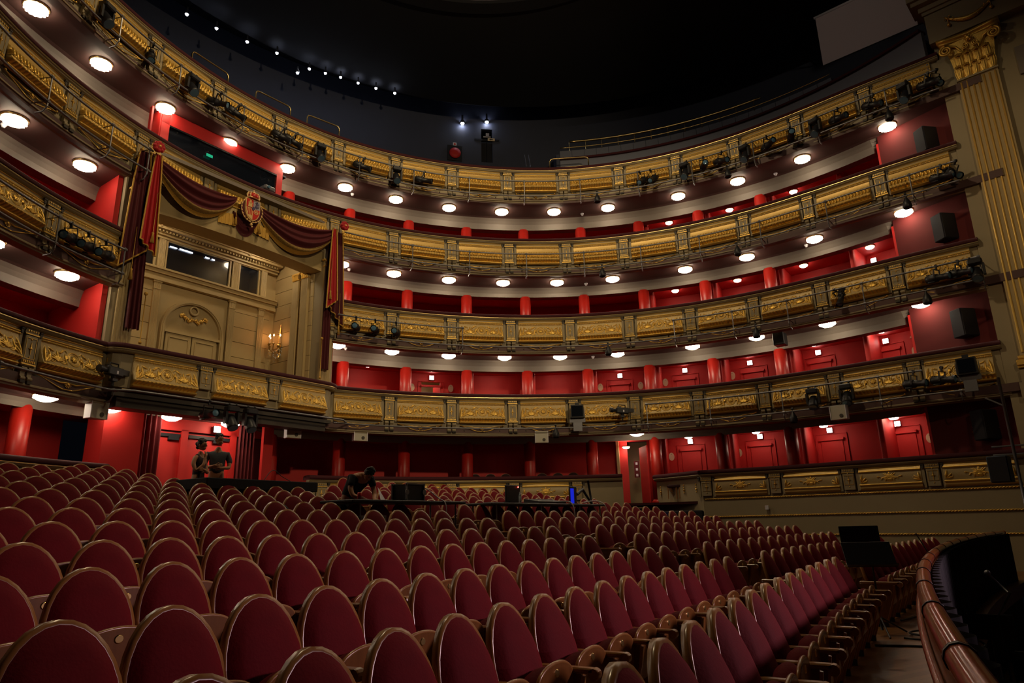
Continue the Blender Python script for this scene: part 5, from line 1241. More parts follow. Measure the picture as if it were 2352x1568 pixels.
def thof(x,y): v=Vector((x-OV.x,y-OV.y)); return math.atan2(v.x*NX[0]+v.y*NX[1],-(v.x*AX[0]+v.y*AX[1]))
AVOID=[(-3.05,12.75,.45),(-6.4,14.4,.5),(-6.62,14.1,.5)]
for k in range(1,16):
    r=rrow(k); z=zrow(k)
    if k in PH: th0=PH[k][0]; p=PH[k][1]
    else: th0=thof(*ANCH[k]); p=.54
    row=[]
    ths=[th0+i*p/r for i in range(-30,40)]
    near=[t for t in ths if -10.75<r*math.sin(t)<-1.1]
    fs0=.27+.12*(k%2); far=[(fs0+i*.54)/r for i in range(0,19)]
    lim={1:6.95,2:8.15,3:7.8,4:8.4,5:8.15,6:8.3}.get(k,8.5); far=[t for t in far if r*math.sin(t)<lim]
    for blk,tt in(('near',near),('far',far)):
        for i,t in enumerate(tt):
            q=RO(r,t,z); rad=math.hypot(q.x-CX,q.y-CY); L=r*math.sin(t); A=r*math.cos(t)-OD
            if A>0 and rad>10.85: continue
            if k>=13 and -3.1<L<2.6: continue
            if any(math.hypot(q.x-a,q.y-b)<c for a,b,c in AVOID): continue
            if (q.y<.9): continue
            row.append((q,t,blk,i==0 and blk=='far' or (blk=='near' and i==0)))
    vis=[]
    for q,t,b,e in row:
        P_=q+Vector((0,0,.7-CAMZ)); d=P_.dot(_f)
        if d<.6: continue
        u=1176+F_PX*P_.dot(_r2)/d; v=784-F_PX*P_.dot(_u2)/d
        if -260<u<2700 and v<2000: vis.append((q,t,b,e,d))
    n1=[x for x in vis if x[2]=='near']; n2=[x for x in vis if x[2]=='far']
    for bl,lst in(('left',n1),('right',n2)):
        for i,x in enumerate(lst): SEATS.append((x[4],k,bl,i,x))
SEATS.sort(key=lambda s:s[0])
FAC=lambda t: math.atan2((OV-RO(60,t)).y,(OV-RO(60,t)).x)-math.pi/2
for j,(d,k,bl,i,x) in enumerate(SEATS[:300]):
    q,t,b,e,_=x; src=seatE if e else seatP
    lab='red velvet seat, %s from the %s, %s row from the pit rail, %s'%(ORD[i],'left','front' if k==1 else ORD[k-1],'left block' if bl=='left' else 'beyond the aisle')
    copy_tree(src,(q.x,q.y,z:=q.z),FAC(t),lab,'red velvet stalls seats')
m=MB(); idx={'velvet':0,'rimwood':1,'seatwood':2,'brass':3,'black':4}
for (d,k,bl,i,x) in SEATS[300:]:
    q,t,b,e,_=x; mw=Matrix.Translation(q)@Matrix.Rotation(FAC(t),4,'Z')
    for c in seatP.children:
        if c.name.startswith(('number_plate','foot','board_edge')): continue
        me=c.data; m.x=mw; m.add([v.co for v in me.vertices],[tuple(p_.vertices) for p_ in me.polygons])
        nm=[idx[[kk for kk,vv in M.items() if vv==mm][0]] for mm in me.materials]
        m.m[-len(me.polygons):]=[nm[p_.material_index] for p_ in me.polygons]
if len(SEATS)>300:
    m.x=Matrix.Identity(4); b0=SEATS[-1][4][0]; o=m.build('theatre_seats',['velvet','rimwood','seatwood','brass','black'],None,True,wrel=Vector((b0.x,b0.y,0))); tag(o,'farthest rows of small red velvet seats at the back of the stalls','seats',kind='stuff')
print('SEATS',len(SEATS))
for T in(seatP,seatE):
    for c in list(T.children): bpy.data.objects.remove(c)
    bpy.data.objects.remove(T)
# dark box chairs seen over the parapets
def box_chair():
    T=thing('box_chair','','chair')
    m=MB(); pts=[(-.21,.0),(.21,.0)]+[(.225*math.cos(a),.18+.21*math.sin(a)) for a in [math.pi*k/12 for k in range(13)]]; m.prism([(x,z+.48) for x,z in pts],-.05,.0); m.build('back','seatwood',T)
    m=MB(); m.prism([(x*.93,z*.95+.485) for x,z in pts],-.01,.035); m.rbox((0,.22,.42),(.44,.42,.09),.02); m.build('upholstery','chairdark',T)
    for x in(-.19,.19):
        for y in(.0,.4): m=MB(); m.tube([(x,y,.0),(x,y,.4)],.017,6); m.build('leg','rimwood',T)
    return T
bc=None
def chairs(t,angs,R_,label,group,dz=0):
    global bc
    for i,a_ in enumerate(angs):
        p=RG(a_,R_,FL[t]+dz); rz=math.radians(a_+180)-math.pi/2; lab=label%ORD[i]
        if bc is None: bc=box_chair(); bc.location=p; bc.rotation_euler=(0,0,rz); bc['label']=lab; bc['group']=group
        else: copy_tree(bc,p,rz,lab,group)
FL1=FL[1]
A1_=[]
for c in(108.5,98.6,88.8,79.2,69.4,59.6,50.4,41.9): A1_+=[c-.2,c-2.3]+([c-4.3] if c>75 else [])
chairs(1,A1_,12.35,'dark chair top showing over the lowest raised balcony rail, %s from the left','chairs of the lowest raised balcony',.23)
chairs(0,[125.5,123.2,121,118.6,115.4,113,110.5,108,104,101.8,99.5,97.2,92,90,88,86],12.6,'dark chair in the boxes behind the stalls parapet, %s from the left','chairs behind the stalls parapet',.15)
chairs(0,[91.5,89,86.6,102,99.6,97.2],13.6,'dark chair in the second line behind the stalls parapet, %s','back chairs behind the stalls parapet',.35)
chairs(0,[70.8,69.5,67.6,65.4,61.2,60.2,59.2,51.5,50.3,43.6,41.9,39.8],12.7,'dark chair in the right-hand stalls boxes, %s from the left','chairs of the right stalls boxes',.12)
chairs(0,[167,161],12.6,'dark chair in the left-hand stalls boxes, %s','chairs of the left stalls boxes',.1)
# ------------------------------------------------------------------ entrance under the royal box
def vA(nm,A,l0,l1,z0,z1,mt,th=.1): m=MB(); hbox(m,A,(l0+l1)/2,(z0+z1)/2,th,l1-l0,z1-z0); return struct(nm,m,mt)
vA('wall_entrance',12.9,-2.7,2.2,4.15,4.6,'red'); vA('wall_entrance',12.9,-.42,-.22,1.7,4.2,'red'); vA('wall_entrance',13.4,-1.6,2.2,3.95,4.6,'red')
for i,(l0,l1,lab) in enumerate(((-1.12,-.42,0),(-.2,1.1,1))):
    DN[0]+=1; D=thing('door_%d'%DN[0],None,None,HP(12.95,(l0+l1)/2,1.9),RA-math.pi/2); D['kind']='structure'; wd=l1-l0
    m=MB(); m.box((0,0,1.1),(wd,.05,2.2)); m.build('door_leaf','red',D); m=MB(); m.box((0,-.05,2.12),(wd*.98,.05,.09)); m.box((wd*.2,-.07,2.04),(.3,.05,.1)); m.build('door_closer_bar','black',D); m=MB(); m.box((0,-.04,.12),(wd,.03,.2)); m.build('kick_plate','black',D)
vA('wall_entrance',12.9,1.1,1.3,1.8,4.3,'red'); vA('wall_entrance',12.98,-2.7,2.2,1.6,4.3,'darkred')
def curtain(label,l0,l1,A):
    T=thing('curtain',label,'curtain',HP(A,(l0+l1)/2,1.8)); b=T.location.copy(); m=MB(); m.grid(lambda u,v:HP(A-.06*math.sin(u*28),l0+(l1-l0)*u,1.75+2.75*v),60,2); m.build('cloth','darkred',T,True,wrel=b)
    m=MB(); m.tube([HP(A,l0,4.47),HP(A,l1,4.47)],.025,6); m.build('rod','scroll',T,wrel=b)
curtain('dark red floor-length curtain left of the entrance doors',-1.78,-1.15,12.6); curtain('dark red floor-length curtain right of the entrance doors',1.2,1.72,12.6)
m=MB(); hbox(m,12.3,1.98,3.2,.12,.34,2.9); hbox(m,12.55,-2.35,3.2,.9,.95,2.9); struct('wall_entrance',m,'red')
m=MB(); hbox(m,12.3,0,4.56,1.8,6.4,.06); struct('ceiling',m,'soffit')
exit_sign(AXDEG-2.5,4.28,'pale lit square sign above the standing man',12.75,.17,'sign','signs over the entrance')
T=thing('wall_notice','small pale notice on the left jamb of the entrance','notice',HP(12.8,-1.1,4.12),RA-math.pi/2); m=MB(); m.box((0,0,0),(.07,.02,.22)); m.build('sheet','white',T)
# open doorway at the end of the stalls parapet
m=MB(); m.box(RG(76.8,16.1,3.2),(.1,2.0,2.6),math.radians(76.8)); m.box(RG(79.5,15.4,3.2),(1.5,.1,2.6),math.radians(76.8)); struct('wall_corridor',m,'stone')
DN[0]+=1; D=thing('door_%d'%DN[0],None,None,RG(75.6,13.9,1.0),math.radians(75.6)+.35); D['kind']='structure'; m=MB(); m.rbox((0,0,1.6),(1.0,.05,3.0),.01); m.build('door_leaf','red',D); m=MB(); m.box((-.3,-.05,1.5),(.1,.04,.03)); m.build('door_handle','brass',D)
copy_tree(sl,RG(78.3,14.6,4.2),0,'small lit lamp at the head of the open doorway right of the stalls parapet','doorway lamp')
T=thing('framed_notice','dark framed notice with pale symbols in the open doorway','notice',RG(77.0,15.0,3.35),math.radians(77)-math.pi/2); m=MB(); m.box((0,0,0),(.2,.02,.62)); m.build('board','darkred',T); m=MB()
for z in(.22,0,-.22): m.box((0,-.015,z),(.08,.006,.09))
m.build('symbols','white',T)
T=thing('wall_socket','small white square switch plate on the cream wall below the boxes','switch',(7.80,21.53,1.73),math.radians(-30)); m=MB(); m.rbox((0,0,0),(.11,.03,.13),.008); m.build('plate','white',T)
T=thing('stage_box','low black equipment box with blue lights at the end of the seat rows','box',tuple(RG(70.5,10.95,1.2)),math.radians(-20)); m=MB(); m.rbox((0,0,.25),(1.9,.5,.5),.03); m.build('case','black2',T); m=MB(); m.ball((-.3,-.27,.42),.025,8); m.ball((-.02,-.27,.30),.015,8); m.build('blue_lamp',M.setdefault('bluelamp',mat('blue_pilot_lamp',(.1,.1,1),.3,emit=25,ecol=(.12,.15,1))),T,True)
# dim lettering on the dark red end wall
def text_obj(body,size,p,rot,mt,parent,nm='lettering'):
    c=bpy.data.curves.new(nm,'FONT'); c.body=body; c.size=size; c.extrude=.004; c.align_x='CENTER'; t_=bpy.data.objects.new('t',c); COL.objects.link(t_); bpy.context.view_layer.update(); me=bpy.data.meshes.new_from_object(t_.evaluated_get(bpy.context.evaluated_depsgraph_get())); bpy.data.objects.remove(t_); o=bpy.data.objects.new(nm,me); COL.objects.link(o); o.parent=parent; o.location=p; o.rotation_euler=rot; me.materials.clear(); me.materials.append(M[mt]); return o
q=(RG(35.2,13.05)+PT[9]+Vector((.55,-.1,0)))/2; v_=(PT[9]+Vector((.55,-.1,0))-RG(35.2,13.05)); T=thing('wall_emblem','faint star-like emblem and script on the dark red wall, far right','sign',(q.x,q.y,3.62),math.atan2(v_.y,v_.x)); nn=Vector((v_.y,-v_.x,0)).normalized()
sgn=1 if nn.dot(Vector((0,0,0))-q)>0 else -1
M['dimgold']=mat('faded_lettering',(.45,.12,.05),.5)
text_obj('Teatro',.15,(.18,-.07,-.05),(math.pi/2,0,0),'dimgold',T)
m=MB(); 
for a in(.5,1.3,2.2,3.9,5.3): m.tube([(-.22,-.07,0),(-.22+.09*math.cos(a),-.07,.11*math.sin(a))],[.016,.005],5)
m.build('emblem','dimgold',T)
# ------------------------------------------------------------------ people
def limb(name,verts,edges,rad,mt,parent,root=0,sub=2):
    me=bpy.data.meshes.new(name); me.from_pydata(verts,edges,[]); o=bpy.data.objects.new(name,me); COL.objects.link(o); o.parent=parent
    me.materials.append(M[mt]); sk=o.modifiers.new('skin','SKIN'); sk.use_smooth_shade=True
    if not me.skin_vertices: me.attributes
    lay=me.skin_vertices[0].data if me.skin_vertices else None
    if lay is None:
        bpy.context.view_layer.objects.active=o
        bpy.ops.mesh.customdata_skin_add(); lay=me.skin_vertices[0].data
    for i,r in enumerate(rad): lay[i].radius=(r,r) if not hasattr(r,'__len__') else r; lay[i].use_root=(i==root)
    ss=o.modifiers.new('sub','SUBSURF'); ss.levels=sub; ss.render_levels=sub; return o
def chain(vs,es,rs,pts,rad,start=None):
    prev=start
    for p,r in zip(pts,rad):
        vs.append(p); rs.append(r)
        if prev is not None: es.append((prev,len(vs)-1))
        prev=len(vs)-1
    return prev
def hand(vs,es,rs,w,wi,d,curl=(0,0,-1)):
    d=Vector(d).normalized(); c=Vector(curl).normalized(); s=d.cross(c).normalized(); w=Vector(w); p=w+d*.055
    vs.append(tuple(p)); rs.append((.038,.016)); es.append((wi,len(vs)-1)); pi=len(vs)-1
    for k in range(4):
        b=p+s*(.03-.02*k)+d*.03; L=(.032,.036,.034,.026)[k]; a=chain(vs,es,rs,[tuple(b),tuple(b+d*L+c*.01),tuple(b+d*L*1.7+c*.03)],[.010,.0095,.0085],pi)
    t=w+d*.03-s*(-.035); chain(vs,es,rs,[tuple(t),tuple(t+d*.03+s*.02),tuple(t+d*.055+s*.022+c*.01)],[.012,.011,.009],wi)
def head(T,c,face,mt='skin',hairlen=0,tiltv=None,beard=False,bun=False):
    c=Vector(c); f=Vector(face).normalized(); up=Vector(tiltv or (0,0,1)); s=f.cross(up).normalized(); u=s.cross(f).normalized()
    X=Matrix((s,f,u)).transposed().to_4x4(); X.translation=c
    m=MB(); m.x=X; m.ball((0,0,.01),.095,20,(.80,.95,1.15)); m.ball((0,.035,-.055),.06,12,(.85,.9,.9)); m.tube([(0,.085,.02),(0,.115,-.015),(0,.095,-.03)],[.010,.016,.010],8)
    for sx in(-1,1): m.ball((sx*.078,-.005,-.005),.022,8,(.4,.9,1.3)); m.ball((sx*.028,.082,.018),.012,8,(1.2,.7,.7))
    m.ball((0,.088,-.055),.018,8,(1.4,.5,.45)); m.build('head',mt,T,True)
    m=MB(); m.x=X
    for sx in(-1,1): m.ball((sx*.028,.0905,.018),.006,6); m.box((sx*.028,.09,.036),(.03,.008,.006))
    m.build('eyes','hair',T,True)
    m=MB(); m.x=X; rr=random.Random(2)
    m.ball((0,-.018,.035),.102,18,(.86,.93,1.08))
    for k in range(26): a=rr.random()*6.28; e=rr.uniform(.35,1.4); m.ball((.085*math.cos(a)*math.cos(e),-.02+.09*math.sin(a)*math.cos(e),.06+.075*math.sin(e)),.024,6)
    if bun: m.ball((0,-.11,.03),.055,10); m.ball((.0,-.10,-.04),.045,8)
    m.build('hair','hair',T,True)
def standing_man():
    fz=1.56; T=thing('person','man standing with folded arms, dark hair, grey T-shirt and khaki trousers, by the entrance','person',(-6.36,14.5,fz),math.radians(-62)-math.pi/2+math.pi*0)
    # local: +y faces the viewer/stage
    vs=[];es=[];rs=[]
    pel=chain(vs,es,rs,[(0,0,.98)],[(.155,.10)])
    ch=chain(vs,es,rs,[(0,.0,1.12),(0,0,1.30),(0,-.01,1.44)],[(.14,.10),(.165,.115),(.12,.09)],pel)
    nk=chain(vs,es,rs,[(0,.0,1.52),(0,.02,1.60)],[.058,.055],ch)
    for sx in(-1,1):
        e=chain(vs,es,rs,[(sx*.17,0,1.44),(sx*.235,.0,1.30),(sx*.24,.07,1.14),(sx*.05,.21,1.17 if sx>0 else 1.13)],[.06,.05,.042,.032],ch)
        w=vs[e]; hand(vs,es,rs,w,e,(-sx,.12,.15),(0,-1,0))
        chain(vs,es,rs,[(sx*.09,0,.88),(sx*.10,.01,.5),(sx*.11,-.01,.10),(sx*.12,.12,.04)],[.09,.065,.045,.045],pel)
    limb('body',vs,es,rs,'skin',T)
    v2=[];e2=[];r2=[]; p=chain(v2,e2,r2,[(0,0,.96)],[(.165,.115)]); c2=chain(v2,e2,r2,[(0,0,1.12),(0,0,1.30),(0,-.01,1.45)],[(.155,.115),(.18,.13),(.125,.095)],p)
    chain(v2,e2,r2,[(0,0,1.49)],[.075],c2)
    for sx in(-1,1): chain(v2,e2,r2,[(sx*.18,0,1.44),(sx*.24,.0,1.30),(sx*.245,.03,1.22)],[.072,.066,.064],c2)
    limb('t_shirt',v2,e2,r2,'tee',T)
    v3=[];e3=[];r3=[]; p=chain(v3,e3,r3,[(0,0,.95)],[(.16,.11)])
    for sx in(-1,1): chain(v3,e3,r3,[(sx*.09,0,.86),(sx*.10,.01,.5),(sx*.11,-.01,.1)],[.10,.075,.06],p)
    limb('trousers',v3,e3,r3,'trousers',T)
    for sx in(-1,1): m=MB(); m.rbox((sx*.12,.06,.035),(.1,.28,.07),.02); m.build('shoe','black',T)
    head(T,(.0,.03,1.74),(-.5,1,-.02))
def standing_woman():
    fz=1.56; T=thing('person','woman in sleeveless dark top, hand raised to her chin, beside the standing man','person',(-6.52,14.02,fz),math.radians(-15)-math.pi/2)
    vs=[];es=[];rs=[]
    pel=chain(vs,es,rs,[(0,0,.90)],[(.15,.11)]); ch=chain(vs,es,rs,[(0,.0,1.04),(0,.01,1.18),(0,-.01,1.32)],[(.115,.09),(.135,.11),(.10,.08)],pel)
    chain(vs,es,rs,[(0,.0,1.40),(0,.02,1.46)],[.045,.043],ch)
    e=chain(vs,es,rs,[(.14,0,1.31),(.20,.02,1.18),(.20,.10,1.03),(.10,.19,1.16),(.05,.17,1.30)],[.05,.045,.04,.034,.026],ch); hand(vs,es,rs,vs[e],e,(-.2,.0,1),(0,-1,0))
    e=chain(vs,es,rs,[(-.14,0,1.31),(-.19,.0,1.16),(-.17,.08,1.02),(.05,.19,1.06)],[.05,.043,.038,.028],ch); hand(vs,es,rs,vs[e],e,(1,.1,.1),(0,-1,0))
    for sx in(-1,1): chain(vs,es,rs,[(sx*.085,0,.80),(sx*.09,.01,.46),(sx*.10,-.01,.10),(sx*.10,.10,.04)],[.085,.06,.04,.035],pel)
    limb('body',vs,es,rs,'skin',T)
    v2=[];e2=[];r2=[]; p=chain(v2,e2,r2,[(0,0,.84)],[(.17,.13)]); c2=chain(v2,e2,r2,[(0,0,1.02),(0,.01,1.18),(0,-.01,1.33)],[(.13,.105),(.15,.125),(.10,.085)],p)
    for sx in(-1,1): chain(v2,e2,r2,[(sx*.10,0,1.35)],[.05],c2); chain(v2,e2,r2,[(sx*.09,0,.6),(sx*.10,0,.12)],[.10,.07],p)
    limb('dark_top_and_trousers',v2,e2,r2,'blouse',T)
    for sx in(-1,1): m=MB(); m.rbox((sx*.10,.05,.03),(.08,.24,.06),.02); m.build('shoe','black',T)
    head(T,(.0,.03,1.575),(.0,1,-.05),bun=True)
def leaning_man():
    fz=.98; T=thing('person','man in black T-shirt bending over the papers on the left table','person',(-3.02,12.72,fz),math.radians(-42)-math.pi/2)
    vs=[];es=[];rs=[]
    pel=chain(vs,es,rs,[(0,-.12,.95)],[(.16,.12)]); ch=chain(vs,es,rs,[(0,-.04,1.10),(0,.12,1.24),(0,.28,1.34)],[(.15,.12),(.18,.13),(.13,.10)],pel)
    chain(vs,es,rs,[(0,.36,1.36),(0,.42,1.36)],[.06,.056],ch)
    for sx,tx in((-1,-.12),(1,.12)):
        e=chain(vs,es,rs,[(sx*.18,.27,1.32),(sx*.26,.30,1.12),(sx*.24,.36,.99),(tx,.50,.93)],[.065,.05,.044,.034],ch); hand(vs,es,rs,vs[e],e,(-sx*.4,1,-.15),(0,0,-1))
        chain(vs,es,rs,[(sx*.10,-.13,.85),(sx*.11,-.10,.48),(sx*.12,-.14,.10),(sx*.12,-.02,.04)],[.10,.07,.05,.045],pel)
    limb('body',vs,es,rs,'skin',T)
    v2=[];e2=[];r2=[]; p=chain(v2,e2,r2,[(0,-.12,.92)],[(.175,.135)]); c2=chain(v2,e2,r2,[(0,-.04,1.10),(0,.12,1.24),(0,.30,1.36)],[(.175,.15),(.205,.165),(.15,.125)],p)
    for sx in(-1,1): chain(v2,e2,r2,[(sx*.19,.27,1.32),(sx*.26,.30,1.14)],[.078,.068],c2)
    limb('black_t_shirt',v2,e2,r2,'black2',T)
    v3=[];e3=[];r3=[]; p=chain(v3,e3,r3,[(0,-.12,.90)],[(.17,.13)])
    for sx in(-1,1): chain(v3,e3,r3,[(sx*.10,-.13,.82),(sx*.11,-.10,.48),(sx*.12,-.14,.1)],[.11,.085,.065],p)
    limb('trousers',v3,e3,r3,'black2',T)
    for sx in(-1,1): m=MB(); m.rbox((sx*.12,-.05,.035),(.1,.28,.07),.02); m.build('shoe','black',T)
    head(T,(.03,.52,1.36),(.1,.55,-.9),tiltv=(0,.8,.5))
standing_man(); standing_woman(); leaning_man()
# ------------------------------------------------------------------ technicians' tables
def board(label,p,q,z,dep,th,legs,mt='black',zf=.9):
    p=Vector((*p,0)); q=Vector((*q,0)); d=q-p; an=math.atan2(d.y,d.x); c=(p+q)/2; T=thing('table',label,'table',(c.x,c.y,zf),an); L_=d.length
    m=MB(); m.rbox((0,0,z-zf-th/2),(L_,dep,th),.012); m.build('table_top',mt,T)
    for x in legs:
        for y in(-dep/2+.08,dep/2-.08): m=MB(); m.tube([(x*L_,y,-.15),(x*L_,y,z-zf-th)],.018,6); m.build('leg','steel',T)
    return T,an,c
PERP=lambda an:Vector((math.sin(an),-math.cos(an),0))   # towards the camera side
T1,an1,c1=board('long black table board with rack case and papers, left of the aisle',(-2.95,11.3),(-1.30,13.75),1.86,.8,.05,(-.42,.42))
T2,an2,c2=board('long black table board with screens and cables, across the aisle',(-.8,14.35),(2.0,18.0),1.85,.8,.05,(-.45,-.1,.25,.46))
T3,an3,c3=board('big black covered mixing desk behind the seats, near the entrance',(-6.05,12.7),(-4.65,14.9),2.36,1.05,.2,(-.42,.45),'black2',1.35)
def on(an,c,x,y,z): return (c.x+math.cos(an)*x-math.sin(an)*y,c.y+math.sin(an)*x+math.cos(an)*y,z)
T=thing('drink_can','red drink can on the left end of the left table','can',on(an1,c1,-1.15,-.2,1.86)); m=MB(); m.lathe([(.028,0),(.033,.008),(.033,.11),(.027,.12)],16); m.build('can_body','redcan',T,True); m=MB(); m.lathe([(.0001,.121),(.027,.121)],16); m.build('can_lid','steel',T)
T=thing('paper_stack','white paper sheets held up in front of the bending man','papers',on(an1,c1,-.35,0,1.86),an1+.3); m=MB(); m.add([(-.25,-.05,.0),(.25,-.1,.0),(.20,.1,.03),(-.02,.14,.24),(-.25,.05,.0),(-.25,-.05,.004),(.25,-.1,.004),(.20,.1,.034),(-.02,.14,.244)],[(0,1,2,3),(5,6,7,8),(0,1,6,5),(1,2,7,6),(2,3,8,7),(3,0,5,8)]); m.build('sheets','white',T)
T=thing('rack_case','small black flight case with silver edges on the left table','flight case',on(an1,c1,.30,.05,1.86),an1); m=MB(); m.box((0,0,.16),(.44,.35,.28)); m.build('rack_body','black',T); m=MB()
for z in(.01,.31): 
    for y in(-.18,.18): m.box((0,y,z),(.5,.03,.025))
for x in(-.235,.235):
    for y in(-.18,.18): m.box((x,y,.16),(.025,.03,.3)); m.ball((x,y,.02),.028,6); m.ball((x,y,.30),.028,6)
    m.lathe([(.05,0),(.05,.01),(.03,.01)],12,(x,-.19,.16),(0,-1,0))
m.build('silver_edging','steel',T)
def bottle(label,p,h=.24,r=.032):
    T=thing('water_bottle',label,'bottle',p); m=MB(); m.lathe([(r*.9,0),(r,.01),(r,h*.6),(r*.85,h*.64),(r,h*.68),(r*.5,h*.86),(r*.4,h*.9)],14); m.build('bottle_body','plastic',T,True); m=MB(); m.lathe([(r*.48,h*.9),(r*.48,h)],12); m.build('cap','white',T)
bottle('small clear water bottle beside the rack case on the left table',on(an1,c1,.66,.1,1.86),.18,.028); bottle('blue-tinted water bottle in front of the dark monitor on the right table',on(an2,c2,-1.15,-.25,1.85))
def cable(label,pts,r=.012,mt='white',name='cable'):
    T=thing(name,label,'cable',pts[len(pts)//2]); b=T.location.copy(); P_=[Vector(p) for p in pts]; Q=[]
    for i in range(len(P_)-1):
        p0,p1,p2,p3=P_[max(i-1,0)],P_[i],P_[i+1],P_[min(i+2,len(P_)-1)]
        for k in range(6): t=k/6; Q.append(.5*((2*p1)+(p2-p0)*t+(2*p0-5*p1+4*p2-p3)*t*t+(3*p1-p0-3*p2+p3)*t**3))
    Q.append(P_[-1]); m=MB(); m.tube(Q,r,6); m.build('cord',mt,T,True,wrel=b)
cable('pale cable bundle looping from the rack case over the left table edge',[on(an1,c1,.52,0,2.1),on(an1,c1,.62,-.1,2.1),on(an1,c1,.75,-.3,1.92),on(an1,c1,.8,-.44,1.8),on(an1,c1,.78,-.46,1.4),on(an1,c1,.72,-.46,1.0)],.010)
cable('white cable hanging over the edge of the right table',[on(an2,c2,.3,-.1,1.9),on(an2,c2,.6,-.35,1.9),on(an2,c2,.68,-.44,1.8),on(an2,c2,.72,-.46,1.5),on(an2,c2,.74,-.46,1.2)],.014)
cable('pale cable loop at the far end of the right table',[on(an2,c2,1.7,-.1,1.9),on(an2,c2,2.0,-.3,1.93),on(an2,c2,2.2,-.44,1.8),on(an2,c2,2.3,-.45,1.4)],.012)
T=thing('monitor','dark monitor seen from behind with a small red lamp, on the right table','monitor',on(an2,c2,-1.1,.0,1.85),an2); m=MB(); m.rbox((0,0,.22),(.5,.05,.36),.01); m.box((0,.05,.03),(.3,.2,.03)); m.build('casing','black',T); m=MB(); m.ball((.18,-.03,.36),.014,8); m.build('red_lamp',M.setdefault('redlamp',mat('red_pilot_lamp',(1,.05,.03),.3,emit=20,ecol=(1,.06,.04))),T,True)
T=thing('monitor','small monitor with a deep blue screen on the right table','monitor',on(an2,c2,1.25,-.1,1.85),an2+.1); m=MB(); m.rbox((0,.02,.22),(.36,.04,.42),.01); m.box((0,.05,.01),(.25,.16,.02)); m.build('casing','black',T); m=MB(); m.box((-.08,-.005,.2),(.17,.012,.36)); m.build('screen','bluescreen',T)
T=thing('mixing_console','flat black control console with pale edge on the right table','console',on(an2,c2,.2,.05,1.85),an2); m=MB(); m.prism([(-.25,0),(.2,0),(.2,.12),(-.25,.05)],-.55,.55,'yz'); m.build('case','black',T); m=MB(); m.box((0,.1,.11),(1.0,.03,.02)); m.build('pale_edge','white',T)
T=thing('desk_lamp','black angled arm with clamp standing at the end of the right table','lamp',on(an2,c2,2.15,.0,1.85),an2); m=MB(); m.tube([(-.6,0,.25),(-.3,0,.38),(-.1,0,.2),(.15,0,.0)],[.05,.04,.03,.03],8); m.tube([(.12,0,0),(-.02,0,.62)],.03,8); m.build('arm','black',T,True)
T=thing('paper_sheet','white sheet lying on the left part of the right table','paper',on(an2,c2,-2.0,-.2,1.853),an2); m=MB(); m.box((0,0,.004),(.4,.25,.008)); m.build('sheet','white',T)
T=thing('flight_case','black flight case with silver edging standing under the left table','flight case',on(an1,c1,-1.35,-.55,.86),an1); m=MB(); m.box((0,0,.42),(.5,.4,.6)); m.build('case_body','black',T); m=MB()
for z in(.14,.72):
    for y in(-.2,.2): m.box((0,y,z),(.54,.03,.03))
for x in(-.25,.25):
    for y in(-.2,.2): m.box((x,y,.43),(.03,.03,.6))
m.build('silver_edging','steel',T)
T=thing('black_jacket','black jacket thrown over a seat in front of the mixing desk','jacket',(-4.0,11.35,1.6)); m=MB(); m.ball((0,0,.10),.26,14,(1.1,.8,.55)); m.ball((.2,.12,.0),.18,10,(1,1,.7)); m.ball((-.18,-.1,0),.17,10); m.build('cloth','black2',T,True)
cable('thin black cable arching up from the mixing desk',[on(an3,c3,.3,0,2.36),on(an3,c3,.6,.1,2.62),on(an3,c3,.85,.1,2.5),on(an3,c3,1.0,0,2.4)],.008,'tape')
# ------------------------------------------------------------------ orchestra pit rail and things near it
PR=thing('pit_rail','curved polished wooden orchestra pit rail with dark panelled parapet','handrail',RO(54.86,-.12,0)); pb=PR.location.copy()
def pr(L,r=54.86,z=0): return RO(r,math.asin(L/r),z)
Ls=[-11.3+19.6*i/110 for i in range(111)]
m=MB(); m.tube([pr(L,54.94,.995) for L in Ls],.045,12); m.build('handrail','handwood',PR,True,wrel=pb)
m=MB(); m.tube([pr(L,54.99,.84) for L in Ls],.018,8); m.build('lower_moulding','handwood',PR,True,wrel=pb)
m=MB()
for L in[-10.2+1.15*i for i in range(16)]: m.tube([pr(L-.015,54.94,.995),pr(L+.015,54.94,.995)],.05,12)
m.build('black_band','black',PR,True,wrel=pb)
m=MB(); vs=[];fs=[]
for i,L in enumerate(Ls):
    for r,z in((54.97,0),(54.97,.95),(54.91,.95),(54.91,0)): vs.append(pr(L,r,z))
for i in range(110):
    for j in range(4): l=(j+1)%4; fs.append((i*4+j,i*4+l,i*4+4+l,i*4+4+j))
m.add(vs,fs); m.build('parapet','seatwood',PR,wrel=pb)
T=thing('pit_cloth','black pleated cloth hanging inside the orchestra pit rail','cloth',pr(0,54.7,-1.2)); tb=T.location.copy(); m=MB()
m.grid(lambda u,v: pr(-11.2+19.4*u,54.86+.03*math.sin(u*420),-1.2+2.17*v),420,1); m.build('cloth','black2',T,True,wrel=tb)
m=MB(); vs=[pr(L,54.9,-1.2) for L in Ls[::5]]+[pr(L,50,-1.2) for L in Ls[::5]]; n_=len(Ls[::5]); m.add(vs,[(i,i+1,n_+i+1,n_+i) for i in range(n_-1)]); m.add([v+Vector((0,0,-.2)) for v in vs],[(i,n_+i,n_+i+1,i+1) for i in range(n_-1)]); struct('floor',m,'floor')
